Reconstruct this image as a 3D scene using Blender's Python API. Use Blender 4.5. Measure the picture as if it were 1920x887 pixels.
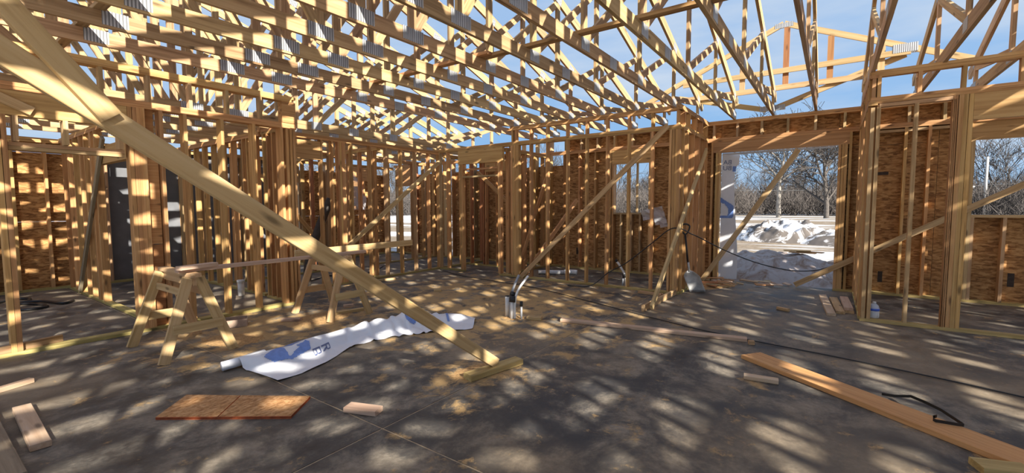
import bpy, math, random
from mathutils import Vector, Matrix

random.seed(7)
scene = bpy.context.scene
for o in list(bpy.data.objects):
    bpy.data.objects.remove(o)
COL = scene.collection

# ------------------------------------------------------------------ camera
CAM_H, FPX = 1.465, 838.0
PITCH, YAW, ROLL = math.radians(3.87), math.radians(35.6), math.radians(-0.2)
fw = Vector((math.cos(YAW) * math.cos(PITCH), math.sin(YAW) * math.cos(PITCH), -math.sin(PITCH)))
rt = Vector((math.sin(YAW), -math.cos(YAW), 0))
up = rt.cross(fw)
rt, up = math.cos(ROLL) * rt + math.sin(ROLL) * up, -math.sin(ROLL) * rt + math.cos(ROLL) * up
cam = bpy.data.cameras.new('camera')
cam.sensor_width = 36.0
cam.lens = FPX / 1920 * 36.0
cam.clip_start, cam.clip_end = 0.05, 600
camo = bpy.data.objects.new('camera', cam)
M = Matrix.Identity(4)
for i, v in enumerate((rt, up, -fw)):
    M[0][i], M[1][i], M[2][i] = v
M[0][3], M[1][3], M[2][3] = 0, 0, CAM_H
camo.matrix_world = M
COL.objects.link(camo)
scene.camera = camo

# ------------------------------------------------------------------ sky, sun, exposure
scene.view_settings.view_transform = 'Standard'
scene.view_settings.look = 'None'
scene.view_settings.exposure = 0.15
scene.view_settings.gamma = 1.0
scene.view_settings.use_curve_mapping = False
world = bpy.data.worlds.new('sky')
scene.world = world
world.use_nodes = True
wn, wl = world.node_tree.nodes, world.node_tree.links
wn.clear()
w_out = wn.new('ShaderNodeOutputWorld')
w_bg = wn.new('ShaderNodeBackground')
w_bg.inputs['Strength'].default_value = 0.85
wl.new(w_bg.outputs[0], w_out.inputs[0])
w_tc = wn.new('ShaderNodeTexCoord')
w_sep = wn.new('ShaderNodeSeparateXYZ')
wl.new(w_tc.outputs['Generated'], w_sep.inputs[0])
w_ramp = wn.new('ShaderNodeValToRGB')
wl.new(w_sep.outputs['Z'], w_ramp.inputs[0])
els = w_ramp.color_ramp.elements
els[0].position, els[0].color = 0.0, (0.56, 0.72, 0.90, 1)
els[1].position, els[1].color = 1.0, (0.22, 0.36, 0.70, 1)
for p, c in ((0.05, (0.25, 0.52, 0.86, 1)), (0.2, (0.33, 0.56, 0.90, 1)), (0.45, (0.40, 0.58, 0.87, 1))):
    e = els.new(p); e.color = c
# thin streaky cloud
w_map = wn.new('ShaderNodeMapping')
w_map.inputs['Scale'].default_value = (1.6, 1.6, 7.0)
w_map.inputs['Rotation'].default_value = (0.12, 0.08, 0.3)
wl.new(w_tc.outputs['Generated'], w_map.inputs[0])
w_noise = wn.new('ShaderNodeTexNoise')
w_noise.inputs['Scale'].default_value = 1.5
w_noise.inputs['Detail'].default_value = 5
w_noise.inputs['Roughness'].default_value = 0.55
wl.new(w_map.outputs[0], w_noise.inputs['Vector'])
w_cr = wn.new('ShaderNodeValToRGB')
w_cr.color_ramp.elements[0].position = 0.38
w_cr.color_ramp.elements[0].color = (0, 0, 0, 1)
w_cr.color_ramp.elements[1].position = 0.74
w_cr.color_ramp.elements[1].color = (0.85, 0.85, 0.85, 1)
wl.new(w_noise.outputs[0], w_cr.inputs[0])
w_mix = wn.new('ShaderNodeMixRGB')
w_mix.inputs[2].default_value = (0.74, 0.82, 0.92, 1)
wl.new(w_cr.outputs[0], w_mix.inputs[0])
wl.new(w_ramp.outputs[0], w_mix.inputs[1])
wl.new(w_mix.outputs[0], w_bg.inputs[0])

SUN_DIR = Vector((0.45, 1.0, -0.53)).normalized()       # the way the light travels
sun = bpy.data.lights.new('sun', 'SUN')
sun.energy = 11.0
sun.angle = math.radians(0.53)
sun.color = (1.0, 0.94, 0.84)
suno = bpy.data.objects.new('sun', sun)
suno.rotation_mode = 'QUATERNION'
suno.rotation_quaternion = (-SUN_DIR).to_track_quat('Z', 'Y')
suno.location = (-20, -45, 30)
COL.objects.link(suno)

# ------------------------------------------------------------------ node helpers
def new_mat(name):
    m = bpy.data.materials.new(name)
    m.use_nodes = True
    n, l = m.node_tree.nodes, m.node_tree.links
    b = n['Principled BSDF']
    return m, n, l, b

def ramp(n, l, src, stops):
    r = n.new('ShaderNodeValToRGB')
    e = r.color_ramp.elements
    e[0].position, e[0].color = stops[0][0], (*stops[0][1], 1)
    e[1].position, e[1].color = stops[-1][0], (*stops[-1][1], 1)
    for p, c in stops[1:-1]:
        x = e.new(p); x.color = (*c, 1)
    l.new(src, r.inputs[0])
    return r

def noise(n, l, vec, scale, detail=3, rough=0.5, dist=0.0):
    t = n.new('ShaderNodeTexNoise')
    t.inputs['Scale'].default_value = scale
    t.inputs['Detail'].default_value = detail
    t.inputs['Roughness'].default_value = rough
    t.inputs['Distortion'].default_value = dist
    if vec is not None:
        l.new(vec, t.inputs['Vector'])
    return t

def mix(n, l, fac, a, b, mode='MIX'):
    m = n.new('ShaderNodeMixRGB')
    m.blend_type = mode
    for i, s in ((0, fac), (1, a), (2, b)):
        if isinstance(s, (int, float)):
            m.inputs[i].default_value = s
        elif isinstance(s, tuple):
            m.inputs[i].default_value = (*s, 1)
        else:
            l.new(s, m.inputs[i])
    return m.outputs[0]

def math_node(n, l, op, a, b=None):
    m = n.new('ShaderNodeMath')
    m.operation = op
    for i, s in ((0, a), (1, b)):
        if s is None:
            continue
        if isinstance(s, (int, float)):
            m.inputs[i].default_value = s
        else:
            l.new(s, m.inputs[i])
    return m.outputs[0]

def rand_vec(n, l, scale):
    """object coordinates in metres, shifted by the object's random number, then stretched"""
    tc = n.new('ShaderNodeTexCoord')
    oi = n.new('ShaderNodeObjectInfo')
    mul = math_node(n, l, 'MULTIPLY', oi.outputs['Random'], 60.0)
    cx = n.new('ShaderNodeCombineXYZ')
    for i in range(3):
        l.new(mul, cx.inputs[i])
    ad = n.new('ShaderNodeVectorMath'); ad.operation = 'ADD'
    l.new(tc.outputs['Object'], ad.inputs[0]); l.new(cx.outputs[0], ad.inputs[1])
    mp = n.new('ShaderNodeMapping')
    mp.inputs['Scale'].default_value = scale
    l.new(ad.outputs[0], mp.inputs[0])
    return mp.outputs[0], ad.outputs[0], oi.outputs['Random']

def wood(name, dark, mid, light, var=0.28, rough=0.75, knots=True):
    m, n, l, b = new_mat(name)
    v, raw, rnd = rand_vec(n, l, (1.1, 26, 26))
    g = noise(n, l, v, 1.0, 6, 0.62, 0.35)
    c = ramp(n, l, g.outputs[0], ((0.3, dark), (0.5, mid), (0.72, light))).outputs[0]
    if knots:
        mp = n.new('ShaderNodeMapping'); mp.inputs['Scale'].default_value = (2.6, 9, 9)
        l.new(raw, mp.inputs[0])
        vo = n.new('ShaderNodeTexVoronoi'); vo.inputs['Scale'].default_value = 1.0
        l.new(mp.outputs[0], vo.inputs['Vector'])
        k = ramp(n, l, vo.outputs['Distance'], ((0.07, (1, 1, 1)), (0.19, (0, 0, 0))))
        c = mix(n, l, math_node(n, l, 'MULTIPLY', k.outputs[0], 0.75), c, tuple(x * 0.28 for x in dark))
    hsv = n.new('ShaderNodeHueSaturation')
    l.new(c, hsv.inputs['Color'])
    l.new(math_node(n, l, 'MULTIPLY_ADD', rnd, var), hsv.inputs['Value'])
    hsv.inputs['Value'].links[0].from_node.inputs[2].default_value = 1.0 - var / 2
    # a second, unrelated random number for hue
    r2 = math_node(n, l, 'FRACT', math_node(n, l, 'MULTIPLY', rnd, 17.31))
    hm = math_node(n, l, 'MULTIPLY_ADD', r2, 0.022)
    hm.node.inputs[2].default_value = 0.489
    l.new(hm, hsv.inputs['Hue'])
    l.new(hsv.outputs[0], b.inputs['Base Color'])
    b.inputs['Roughness'].default_value = rough
    bp = n.new('ShaderNodeBump'); bp.inputs['Strength'].default_value = 0.15; bp.inputs['Distance'].default_value = 0.004
    l.new(g.outputs[0], bp.inputs['Height']); l.new(bp.outputs[0], b.inputs['Normal'])
    return m

def plain(name, col, rough=0.6, metal=0.0, var=0.0, nscale=20.0):
    m, n, l, b = new_mat(name)
    b.inputs['Roughness'].default_value = rough
    b.inputs['Metallic'].default_value = metal
    tc = n.new('ShaderNodeTexCoord')
    t = noise(n, l, tc.outputs['Object'], nscale, 4)
    lo, hi = tuple(x * (1 - var) for x in col), tuple(min(1, x * (1 + var)) for x in col)
    l.new(ramp(n, l, t.outputs[0], ((0.3, lo), (0.7, hi))).outputs[0], b.inputs['Base Color'])
    return m

MAT = {}
MAT['pine'] = wood('truss_pine', (0.27, 0.158, 0.068), (0.465, 0.30, 0.145), (0.56, 0.39, 0.21), 0.34)
MAT['stud'] = wood('stud_fir', (0.32, 0.155, 0.052), (0.54, 0.30, 0.112), (0.64, 0.395, 0.175), 0.36)
MAT['red'] = wood('red_fir', (0.28, 0.11, 0.04), (0.40, 0.175, 0.065), (0.48, 0.24, 0.10))
MAT['treated'] = wood('treated_plate', (0.27, 0.19, 0.06), (0.42, 0.32, 0.11), (0.54, 0.43, 0.18))
MAT['lvl'] = wood('header_fir', (0.40, 0.215, 0.075), (0.54, 0.315, 0.125), (0.62, 0.40, 0.175))
MAT['fresh'] = wood('fresh_board', (0.40, 0.25, 0.10), (0.54, 0.365, 0.175), (0.60, 0.43, 0.23), 0.14)
MAT['plank'] = wood('wide_plank', (0.42, 0.22, 0.07), (0.56, 0.315, 0.11), (0.62, 0.385, 0.15), 0.1)
MAT['pink'] = wood('pink_offcut', (0.44, 0.29, 0.18), (0.53, 0.37, 0.245), (0.60, 0.45, 0.32), 0.15)
MAT['old'] = wood('weathered_board', (0.16, 0.12, 0.075), (0.24, 0.19, 0.12), (0.33, 0.27, 0.18), 0.2)

def make_osb(name, a, b_, c_, rough=0.85, flake=(13, 42, 42)):
    m, n, l, b = new_mat(name)
    v, raw, rnd = rand_vec(n, l, (1, 1, 1))
    cols = []
    for rz, off in ((0.35, 0.0), (-0.5, 3.3), (0.05, 7.7)):
        mp = n.new('ShaderNodeMapping'); mp.inputs['Rotation'].default_value = (rz * 0.6, rz * 0.4, rz)
        mp.inputs['Scale'].default_value = flake; mp.inputs['Location'].default_value = (off, off, off)
        l.new(v, mp.inputs[0])
        vo = n.new('ShaderNodeTexVoronoi'); vo.inputs['Scale'].default_value = 1.0
        l.new(mp.outputs[0], vo.inputs['Vector'])
        sp = n.new('ShaderNodeSeparateColor'); l.new(vo.outputs['Color'], sp.inputs[0])
        cols.append(sp.outputs[0])
    f1 = math_node(n, l, 'MULTIPLY', math_node(n, l, 'ADD', cols[0], cols[1]), 0.28)
    f = math_node(n, l, 'ADD', f1, math_node(n, l, 'MULTIPLY', cols[2], 0.22))
    lf = noise(n, l, v, 2.5, 3)
    f = math_node(n, l, 'ADD', f, math_node(n, l, 'MULTIPLY', lf.outputs[0], 0.24))
    c = ramp(n, l, f, ((0.29, a), (0.5, b_), (0.71, c_))).outputs[0]
    l.new(c, b.inputs['Base Color'])
    b.inputs['Roughness'].default_value = rough
    bp = n.new('ShaderNodeBump'); bp.inputs['Strength'].default_value = 0.25; bp.inputs['Distance'].default_value = 0.003
    l.new(f, bp.inputs['Height']); l.new(bp.outputs[0], b.inputs['Normal'])
    return m
MAT['osb'] = make_osb('osb_sheathing', (0.21, 0.095, 0.030), (0.40, 0.20, 0.066), (0.56, 0.32, 0.125))
MAT['osb_scrap'] = make_osb('osb_offcut', (0.30, 0.135, 0.045), (0.47, 0.235, 0.085), (0.60, 0.34, 0.15), 0.85, (34, 60, 60))
MAT['osb_edge'] = plain('osb_red_edge', (0.45, 0.10, 0.03), 0.8, 0, 0.3)
MAT['grey_board'] = plain('grey_sheathing', (0.16, 0.165, 0.175), 0.85, 0, 0.15, 4)

def make_plate_metal():
    m, n, l, b = new_mat('galvanised_plate')
    tc = n.new('ShaderNodeTexCoord')
    wv = n.new('ShaderNodeTexWave'); wv.wave_type = 'BANDS'; wv.bands_direction = 'X'
    wv.inputs['Scale'].default_value = 12.5
    wv.inputs['Distortion'].default_value = 0.6
    l.new(tc.outputs['Object'], wv.inputs['Vector'])
    d = ramp(n, l, wv.outputs[0], ((0.25, (1, 1, 1)), (0.7, (0, 0, 0)))).outputs[0]
    nz = noise(n, l, tc.outputs['Object'], 9, 3)
    base = ramp(n, l, nz.outputs[0], ((0.3, (0.44, 0.45, 0.46)), (0.7, (0.60, 0.61, 0.62)))).outputs[0]
    l.new(mix(n, l, d, base, (0.20, 0.205, 0.21)), b.inputs['Base Color'])
    b.inputs['Metallic'].default_value = 0.35
    b.inputs['Roughness'].default_value = 0.5
    bp = n.new('ShaderNodeBump'); bp.inputs['Strength'].default_value = 0.4; bp.inputs['Distance'].default_value = 0.004
    bp.invert = True
    l.new(d, bp.inputs['Height']); l.new(bp.outputs[0], b.inputs['Normal'])
    return m
MAT['metal'] = make_plate_metal()
MAT['black'] = plain('black_rubber', (0.015, 0.015, 0.016), 0.45, 0, 0.2)
MAT['strap'] = plain('black_strap', (0.02, 0.02, 0.02), 0.35, 0.2, 0.2)
MAT['pvc'] = plain('white_pvc', (0.72, 0.72, 0.70), 0.4, 0, 0.08)
MAT['grey_pvc'] = plain('grey_conduit', (0.30, 0.31, 0.33), 0.45, 0, 0.1)
MAT['aluminium'] = plain('worn_aluminium', (0.55, 0.54, 0.52), 0.45, 0.5, 0.25, 9)
MAT['wrap'] = plain('white_house_wrap', (0.74, 0.75, 0.78), 0.5, 0, 0.04, 6)
MAT['ink'] = plain('blue_print', (0.16, 0.27, 0.60), 0.5, 0, 0.12, 30)
MAT['ink_dark'] = plain('grey_blue_print', (0.12, 0.15, 0.28), 0.5, 0, 0.1)
MAT['stamp'] = plain('dark_stamp', (0.05, 0.035, 0.025), 0.8, 0, 0.3)
MAT['duct'] = plain('dark_duct', (0.055, 0.045, 0.038), 0.6, 0, 0.3)
MAT['card'] = plain('cardboard', (0.42, 0.30, 0.22), 0.8, 0, 0.12)
MAT['label_blue'] = plain('blue_label', (0.05, 0.12, 0.55), 0.4, 0, 0.2)
MAT['bark'] = plain('grey_bark', (0.095, 0.08, 0.068), 0.9, 0, 0.3, 3)
MAT['pale_bark'] = plain('pale_bark', (0.27, 0.24, 0.205), 0.9, 0, 0.25, 1.5)
MAT['twig'] = plain('brown_twigs', (0.085, 0.072, 0.064), 0.95, 0, 0.4, 0.3)
MAT['dark_twig'] = plain('dark_twigs', (0.075, 0.062, 0.052), 0.95, 0, 0.3, 0.5)
MAT['pole'] = plain('weathered_pole', (0.48, 0.46, 0.43), 0.8, 0, 0.1)
MAT['wire'] = plain('grey_wire', (0.2, 0.2, 0.2), 0.6)

def make_clear(name, col, alpha):
    m, n, l, b = new_mat(name)
    b.inputs['Base Color'].default_value = (*col, 1)
    b.inputs['Roughness'].default_value = 0.25
    b.inputs['Alpha'].default_value = alpha
    return m
MAT['plastic'] = make_clear('clear_plastic', (0.75, 0.76, 0.80), 0.5)
MAT['bottle'] = make_clear('clear_bottle', (0.78, 0.82, 0.86), 0.6)

def make_concrete():
    m, n, l, b = new_mat('dusty_concrete')
    geo = n.new('ShaderNodeNewGeometry')
    pos = geo.outputs['Position']
    big = noise(n, l, pos, 0.55, 4, 0.6)
    mid = noise(n, l, pos, 2.2, 11, 0.74, 0.25)
    fine = noise(n, l, pos, 30, 6, 0.75)
    base = ramp(n, l, mid.outputs[0], ((0.36, (0.028, 0.025, 0.023)), (0.48, (0.10, 0.088, 0.073)), (0.56, (0.21, 0.18, 0.14)), (0.68, (0.36, 0.31, 0.24)))).outputs[0]
    base = mix(n, l, ramp(n, l, big.outputs[0], ((0.44, (0, 0, 0)), (0.62, (0.6, 0.6, 0.6)))).outputs[0], base, (0.29, 0.215, 0.13))
    # darker stained middle of the slab
    def near(cx, cy, r0, r1):
        sb = n.new('ShaderNodeVectorMath'); sb.operation = 'SUBTRACT'
        l.new(pos, sb.inputs[0]); sb.inputs[1].default_value = (cx, cy, 0)
        ln = n.new('ShaderNodeVectorMath'); ln.operation = 'LENGTH'
        l.new(sb.outputs[0], ln.inputs[0])
        mr = n.new('ShaderNodeMapRange')
        mr.inputs['From Min'].default_value, mr.inputs['From Max'].default_value = r0, r1
        mr.inputs['To Min'].default_value, mr.inputs['To Max'].default_value = 1, 0
        l.new(ln.outputs['Value'], mr.inputs['Value'])
        return mr.outputs[0]
    st = math_node(n, l, 'MULTIPLY', near(2.7, 1.5, 0.6, 2.2), ramp(n, l, mid.outputs[0], ((0.35, (1, 1, 1)), (0.6, (0.1, 0.1, 0.1)))).outputs[0])
    base = mix(n, l, math_node(n, l, 'MULTIPLY', st, 0.75), base, (0.035, 0.035, 0.038))
    # sawdust: scattered flecks and drifts under the sawhorses and along the walls
    sd = noise(n, l, pos, 3.1, 11, 0.74, 0.3)
    drift = math_node(n, l, 'MAXIMUM', near(2.7, 5.5, 0.4, 2.0), math_node(n, l, 'MAXIMUM', near(2.9, 2.45, 0.1, 0.75), near(5.4, 4.3, 1.0, 3.4)))
    drift = math_node(n, l, 'MAXIMUM', drift, near(4.75, 3.35, 0.1, 0.5))
    thr = math_node(n, l, 'MULTIPLY_ADD', drift, 0.17)
    thr.node.inputs[2].default_value = -0.03
    sm = ramp(n, l, math_node(n, l, 'ADD', sd.outputs[0], thr), ((0.55, (0, 0, 0)), (0.66, (1, 1, 1)))).outputs[0]
    sm = math_node(n, l, 'MULTIPLY', sm, math_node(n, l, 'MULTIPLY_ADD', fine.outputs[0], 1.2))
    base = mix(n, l, math_node(n, l, 'MINIMUM', sm, 0.9), base, (0.50, 0.32, 0.13))
    base = mix(n, l, 0.35, base, ramp(n, l, fine.outputs[0], ((0.3, (0.45, 0.45, 0.45)), (0.7, (1.0, 1.0, 1.0)))).outputs[0], 'MULTIPLY')
    l.new(base, b.inputs['Base Color'])
    rg = ramp(n, l, mid.outputs[0], ((0.35, (0.5, 0.5, 0.5)), (0.6, (0.85, 0.85, 0.85))))
    l.new(rg.outputs[0], b.inputs['Roughness'])
    bp = n.new('ShaderNodeBump'); bp.inputs['Strength'].default_value = 0.25; bp.inputs['Distance'].default_value = 0.01
    l.new(fine.outputs[0], bp.inputs['Height']); l.new(bp.outputs[0], b.inputs['Normal'])
    return m
MAT['concrete'] = make_concrete()
MAT['joint'] = plain('dusty_joint', (0.40, 0.31, 0.20), 0.9, 0, 0.2)

def make_snow():
    m, n, l, b = new_mat('snow_and_mud')
    geo = n.new('ShaderNodeNewGeometry')
    mp = n.new('ShaderNodeMapping'); mp.inputs['Scale'].default_value = (0.16, 0.05, 1)
    mp.inputs['Rotation'].default_value = (0, 0, math.radians(8))
    l.new(geo.outputs['Position'], mp.inputs[0])
    a = noise(n, l, mp.outputs[0], 1.0, 7, 0.62, 0.6)
    f = noise(n, l, geo.outputs['Position'], 6, 4, 0.7)
    mud = ramp(n, l, f.outputs[0], ((0.35, (0.16, 0.115, 0.07)), (0.65, (0.34, 0.26, 0.17)))).outputs[0]
    c = mix(n, l, ramp(n, l, a.outputs[0], ((0.45, (0, 0, 0)), (0.53, (1, 1, 1)))).outputs[0], (0.84, 0.86, 0.89), mud)
    l.new(c, b.inputs['Base Color'])
    b.inputs['Roughness'].default_value = 0.8
    return m
MAT['snow'] = make_snow()

def make_dirty_snow(name, lo, thr0, thr1, sc, snowc=(0.80, 0.78, 0.77)):
    m, n, l, b = new_mat(name)
    tc = n.new('ShaderNodeTexCoord')
    a = noise(n, l, tc.outputs['Object'], sc, 8, 0.68, 0.8)
    c = mix(n, l, ramp(n, l, a.outputs[0], ((thr0, (0, 0, 0)), (thr1, (1, 1, 1)))).outputs[0], snowc, lo)
    l.new(c, b.inputs['Base Color'])
    b.inputs['Roughness'].default_value = 0.85
    return m
MAT['pile'] = make_dirty_snow('shaded_dirty_snow', (0.20, 0.12, 0.075), 0.44, 0.62, 3.0, (0.37, 0.32, 0.295))  # brown patches are dirt; the greyed snow tone has the house's shade put in
MAT['dirtpile'] = make_dirty_snow('snowy_dirt', (0.12, 0.10, 0.085), 0.46, 0.54, 1.1)

# ------------------------------------------------------------------ object helpers
def link(o, parent=None):
    COL.objects.link(o)
    if parent is not None:
        o.parent = parent
    return o

def tag(o, label=None, cat=None, group=None, kind=None):
    if label: o['label'] = label
    if cat: o['category'] = cat
    if group: o['group'] = group
    if kind: o['kind'] = kind
    return o

def empty(name, loc=(0, 0, 0), rz=0.0, **kw):
    o = bpy.data.objects.new(name, None)
    o.location = loc
    o.rotation_euler = (0, 0, rz)
    o.empty_display_size = 0.1
    link(o)
    return tag(o, **kw)

def mesh_obj(name, verts, faces, mat, parent=None, smooth=False, loc=None):
    me = bpy.data.meshes.new(name)
    me.from_pydata([tuple(v) for v in verts], [], faces)
    if smooth:
        me.polygons.foreach_set('use_smooth', [True] * len(me.polygons))
    for m in (mat if isinstance(mat, (list, tuple)) else [mat]):
        me.materials.append(m)
    me.update()
    o = bpy.data.objects.new(name, me)
    if loc is not None:
        o.location = loc
    return link(o, parent)

_cache = {}
BOXF = [(0, 1, 3, 2), (4, 6, 7, 5), (0, 4, 5, 1), (2, 3, 7, 6), (0, 2, 6, 4), (1, 5, 7, 3)]
def box_mesh(L, w, t, mat, bevel=0.0):
    key = (round(L, 3), round(w, 4), round(t, 4), mat.name, round(bevel, 4))
    if key in _cache:
        return _cache[key]
    me = bpy.data.meshes.new('board')
    if bevel <= 0:
        vs = [(x, y, z) for x in (0, L) for y in (-w / 2, w / 2) for z in (-t / 2, t / 2)]
        me.from_pydata(vs, [], BOXF)
    else:
        b = bevel
        prof = [(-w / 2 + b, -t / 2), (w / 2 - b, -t / 2), (w / 2, -t / 2 + b), (w / 2, t / 2 - b),
                (w / 2 - b, t / 2), (-w / 2 + b, t / 2), (-w / 2, t / 2 - b), (-w / 2, -t / 2 + b)]
        vs = [(0, y, z) for y, z in prof] + [(L, y, z) for y, z in prof]
        fs = [tuple(range(7, -1, -1)), tuple(range(8, 16))] + [(i, (i + 1) % 8, 8 + (i + 1) % 8, 8 + i) for i in range(8)]
        fs[0], fs[1] = tuple(range(8))[::-1], tuple(range(8, 16))
        me.from_pydata(vs, [], fs)
    me.materials.append(mat)
    me.update()
    _cache[key] = me
    return me

def board(name, p0, p1, w, t, wdir, mat, parent=None, bevel=0.0):
    """a straight timber whose centre line runs p0 -> p1; w is measured along wdir, t across it"""
    p0, p1 = Vector(p0), Vector(p1)
    ex = p1 - p0
    L = ex.length
    ex.normalize()
    ey = Vector(wdir)
    ey = (ey - ex * ey.dot(ex)).normalized()
    ez = ex.cross(ey)
    o = bpy.data.objects.new(name, box_mesh(L, w, t, MAT[mat] if isinstance(mat, str) else mat, bevel))
    m = Matrix.Identity(4)
    for i, v in enumerate((ex, ey, ez)):
        m[0][i], m[1][i], m[2][i] = v
    off = Vector((0, 0, 0))
    if parent is not None:
        off = parent.location.copy()
    m[0][3], m[1][3], m[2][3] = p0 - off
    link(o, parent)
    o.matrix_local = m
    return o

def thing_board(name, p0, p1, w, t, wdir, mat, label, cat, group=None, bevel=0.003):
    o = board(name, p0, p1, w, t, wdir, mat, None, bevel)
    return tag(o, label, cat, group)

def tube_data(pts, r, n=8, closed=False):
    pts = [Vector(p) for p in pts]
    rs = r if isinstance(r, (list, tuple)) else [r] * len(pts)
    vs, fs = [], []
    prev = None
    for i, p in enumerate(pts):
        a = pts[max(0, i - 1)]
        c = pts[min(len(pts) - 1, i + 1)]
        d = (c - a).normalized()
        if prev is None:
            ref = Vector((0, 0, 1)) if abs(d.z) < 0.9 else Vector((1, 0, 0))
            u = d.cross(ref).normalized()
        else:
            u = (prev - d * prev.dot(d)).normalized()
        prev = u
        v = d.cross(u)
        for k in range(n):
            an = 2 * math.pi * k / n
            vs.append(p + (u * math.cos(an) + v * math.sin(an)) * rs[i])
    for i in range(len(pts) - 1):
        for k in range(n):
            fs.append((i * n + k, i * n + (k + 1) % n, (i + 1) * n + (k + 1) % n, (i + 1) * n + k))
    fs.append(tuple(range(n))[::-1])
    fs.append(tuple(range((len(pts) - 1) * n, len(pts) * n)))
    return vs, fs

def tube(name, pts, r, mat, parent=None, n=8):
    if parent is not None:
        pts = [Vector(p) - parent.location for p in pts]
    vs, fs = tube_data(pts, r, n)
    return mesh_obj(name, vs, fs, MAT[mat] if isinstance(mat, str) else mat, parent, True)

def smooth_path(pts, k=6):
    pts = [Vector(p) for p in pts]
    out = []
    for i in range(len(pts) - 1):
        p0, p1, p2, p3 = pts[max(0, i - 1)], pts[i], pts[i + 1], pts[min(len(pts) - 1, i + 2)]
        for j in range(k):
            t = j / k
            out.append(0.5 * ((2 * p1) + (p2 - p0) * t + (2 * p0 - 5 * p1 + 4 * p2 - p3) * t * t + (3 * p1 - p0 - 3 * p2 + p3) * t ** 3))
    out.append(pts[-1])
    return out

def lathe(name, prof, mat, parent=None, n=20, loc=None):
    vs, fs = [], []
    for r, z in prof:
        for k in range(n):
            a = 2 * math.pi * k / n
            vs.append((r * math.cos(a), r * math.sin(a), z))
    for i in range(len(prof) - 1):
        for k in range(n):
            fs.append((i * n + k, i * n + (k + 1) % n, (i + 1) * n + (k + 1) % n, (i + 1) * n + k))
    fs.append(tuple(range(n))[::-1])
    fs.append(tuple(range((len(prof) - 1) * n, len(prof) * n)))
    return mesh_obj(name, vs, fs, mat, parent, True, loc)

def ordinal(i):
    return ['first', 'second', 'third', 'fourth', 'fifth', 'sixth', 'seventh', 'eighth', 'ninth', 'tenth', 'eleventh', 'twelfth', 'thirteenth',
            'fourteenth', 'fifteenth', 'sixteenth', 'seventeenth', 'eighteenth', 'nineteenth', 'twentieth', 'twenty-first', 'twenty-second',
            'twenty-third', 'twenty-fourth', 'twenty-fifth', 'twenty-sixth', 'twenty-seventh', 'twenty-eighth', 'twenty-ninth', 'thirtieth'][i]

# ------------------------------------------------------------------ ground and floor slab
G = -0.30
gm = []
mesh_obj('ground', [(-120, -160, G), (220, -160, G), (220, 200, G), (-120, 200, G)], [(0, 1, 2, 3)], MAT['snow'])['kind'] = 'structure'

floor = empty('floor', kind='structure')
XS, YS = [-4.0, 1.83, 9.56], [-13.0, 2.37, 11.5]
def slab(x0, x1, y0, y1, z0, z1, name, mat):
    g = 0.0065
    x0, x1, y0, y1 = x0 + g, x1 - g, y0 + g, y1 - g
    vs = [(x, y, z) for x in (x0, x1) for y in (y0, y1) for z in (z0, z1)]
    return mesh_obj(name, vs, [(0, 1, 3, 2), (4, 6, 7, 5), (0, 4, 5, 1), (2, 3, 7, 6), (0, 2, 6, 4), (1, 5, 7, 3)], mat, floor)
for i in range(2):
    for j in range(2):
        slab(XS[i], XS[i + 1], YS[j], YS[j + 1], -0.1, 0.0, 'slab', MAT['concrete'])
slab(-4.0, 9.56, -13.0, 11.5, -0.34, -0.003, 'slab_base', MAT['joint'])

# ------------------------------------------------------------------ framed walls
ZL0, ZL1 = 2.68, 2.756            # lower double top plate
ZU0, ZU1 = 3.005, 3.08            # upper double top plate
T2 = 0.038

def wall_root(name):
    return empty(name, kind='structure')

class Wall:
    """a framed wall along an axis: a runs along the wall, c is the fixed coordinate of its centre line"""
    def __init__(s, name, axis, c, depth=0.089):
        s.root, s.axis, s.c, s.d = wall_root(name), axis, c, depth
    def p(s, a, z, off=0.0):
        return (a, s.c + off, z) if s.axis == 'X' else (s.c + off, a, z)
    @property
    def across(s):
        return (0, 1, 0) if s.axis == 'X' else (1, 0, 0)
    def plate(s, name, a0, a1, z0, z1, mat='stud', d=None, off=0.0):
        zc = (z0 + z1) / 2
        return board(name, s.p(a0, zc, off), s.p(a1, zc, off), d or s.d, z1 - z0, s.across, mat, s.root)
    def double(s, a0, a1, z0, z1, mat='stud', nm='top_plate'):
        h = (z0 + z1) / 2
        s.plate(nm, a0, a1, z0, h - 0.001, mat)
        j = 0.02 * random.random()
        s.plate(nm, a0 + j, a1 - j, h + 0.001, z1, mat)
    def stud(s, a, z0, z1, mat=None, name='stud', d=None, off=0.0):
        lean = random.uniform(-0.004, 0.004)
        mt = mat or random.choice(['stud', 'stud', 'stud', 'pine', 'red'])
        return board(name, s.p(a, z0, off), s.p(a + lean, z1, off), d or s.d - 0.001, T2, s.across, mt, s.root)
    def studs(s, lst, z0=0.038, z1=ZL0, mat=None, name='stud'):
        for a in lst:
            s.stud(a, z0, z1, mat, name)
    def header(s, a0, a1, z0, z1, mat='lvl', d=None, off=0.0, name='header'):
        dd = d or s.d - 0.004
        along = (1, 0, 0) if s.axis == 'X' else (0, 1, 0)
        zc = (z0 + z1) / 2
        return board(name, s.p(a0, zc, off), s.p(a1, zc, off), z1 - z0, dd, (0, 0, 1), mat, s.root)
    def panel(s, a0, a1, z0, z1, off, mat='osb', t=0.012, name='sheathing_panel'):
        zc = (z0 + z1) / 2
        g = 0.002
        return board(name, s.p(a0 + g, zc, off), s.p(a1 - g, zc, off), z1 - z0 - 2 * g, t, (0, 0, 1), mat, s.root)

def frange(a, b, st):
    out = []
    while a < b - 1e-6:
        out.append(a); a += st
    return out

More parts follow.
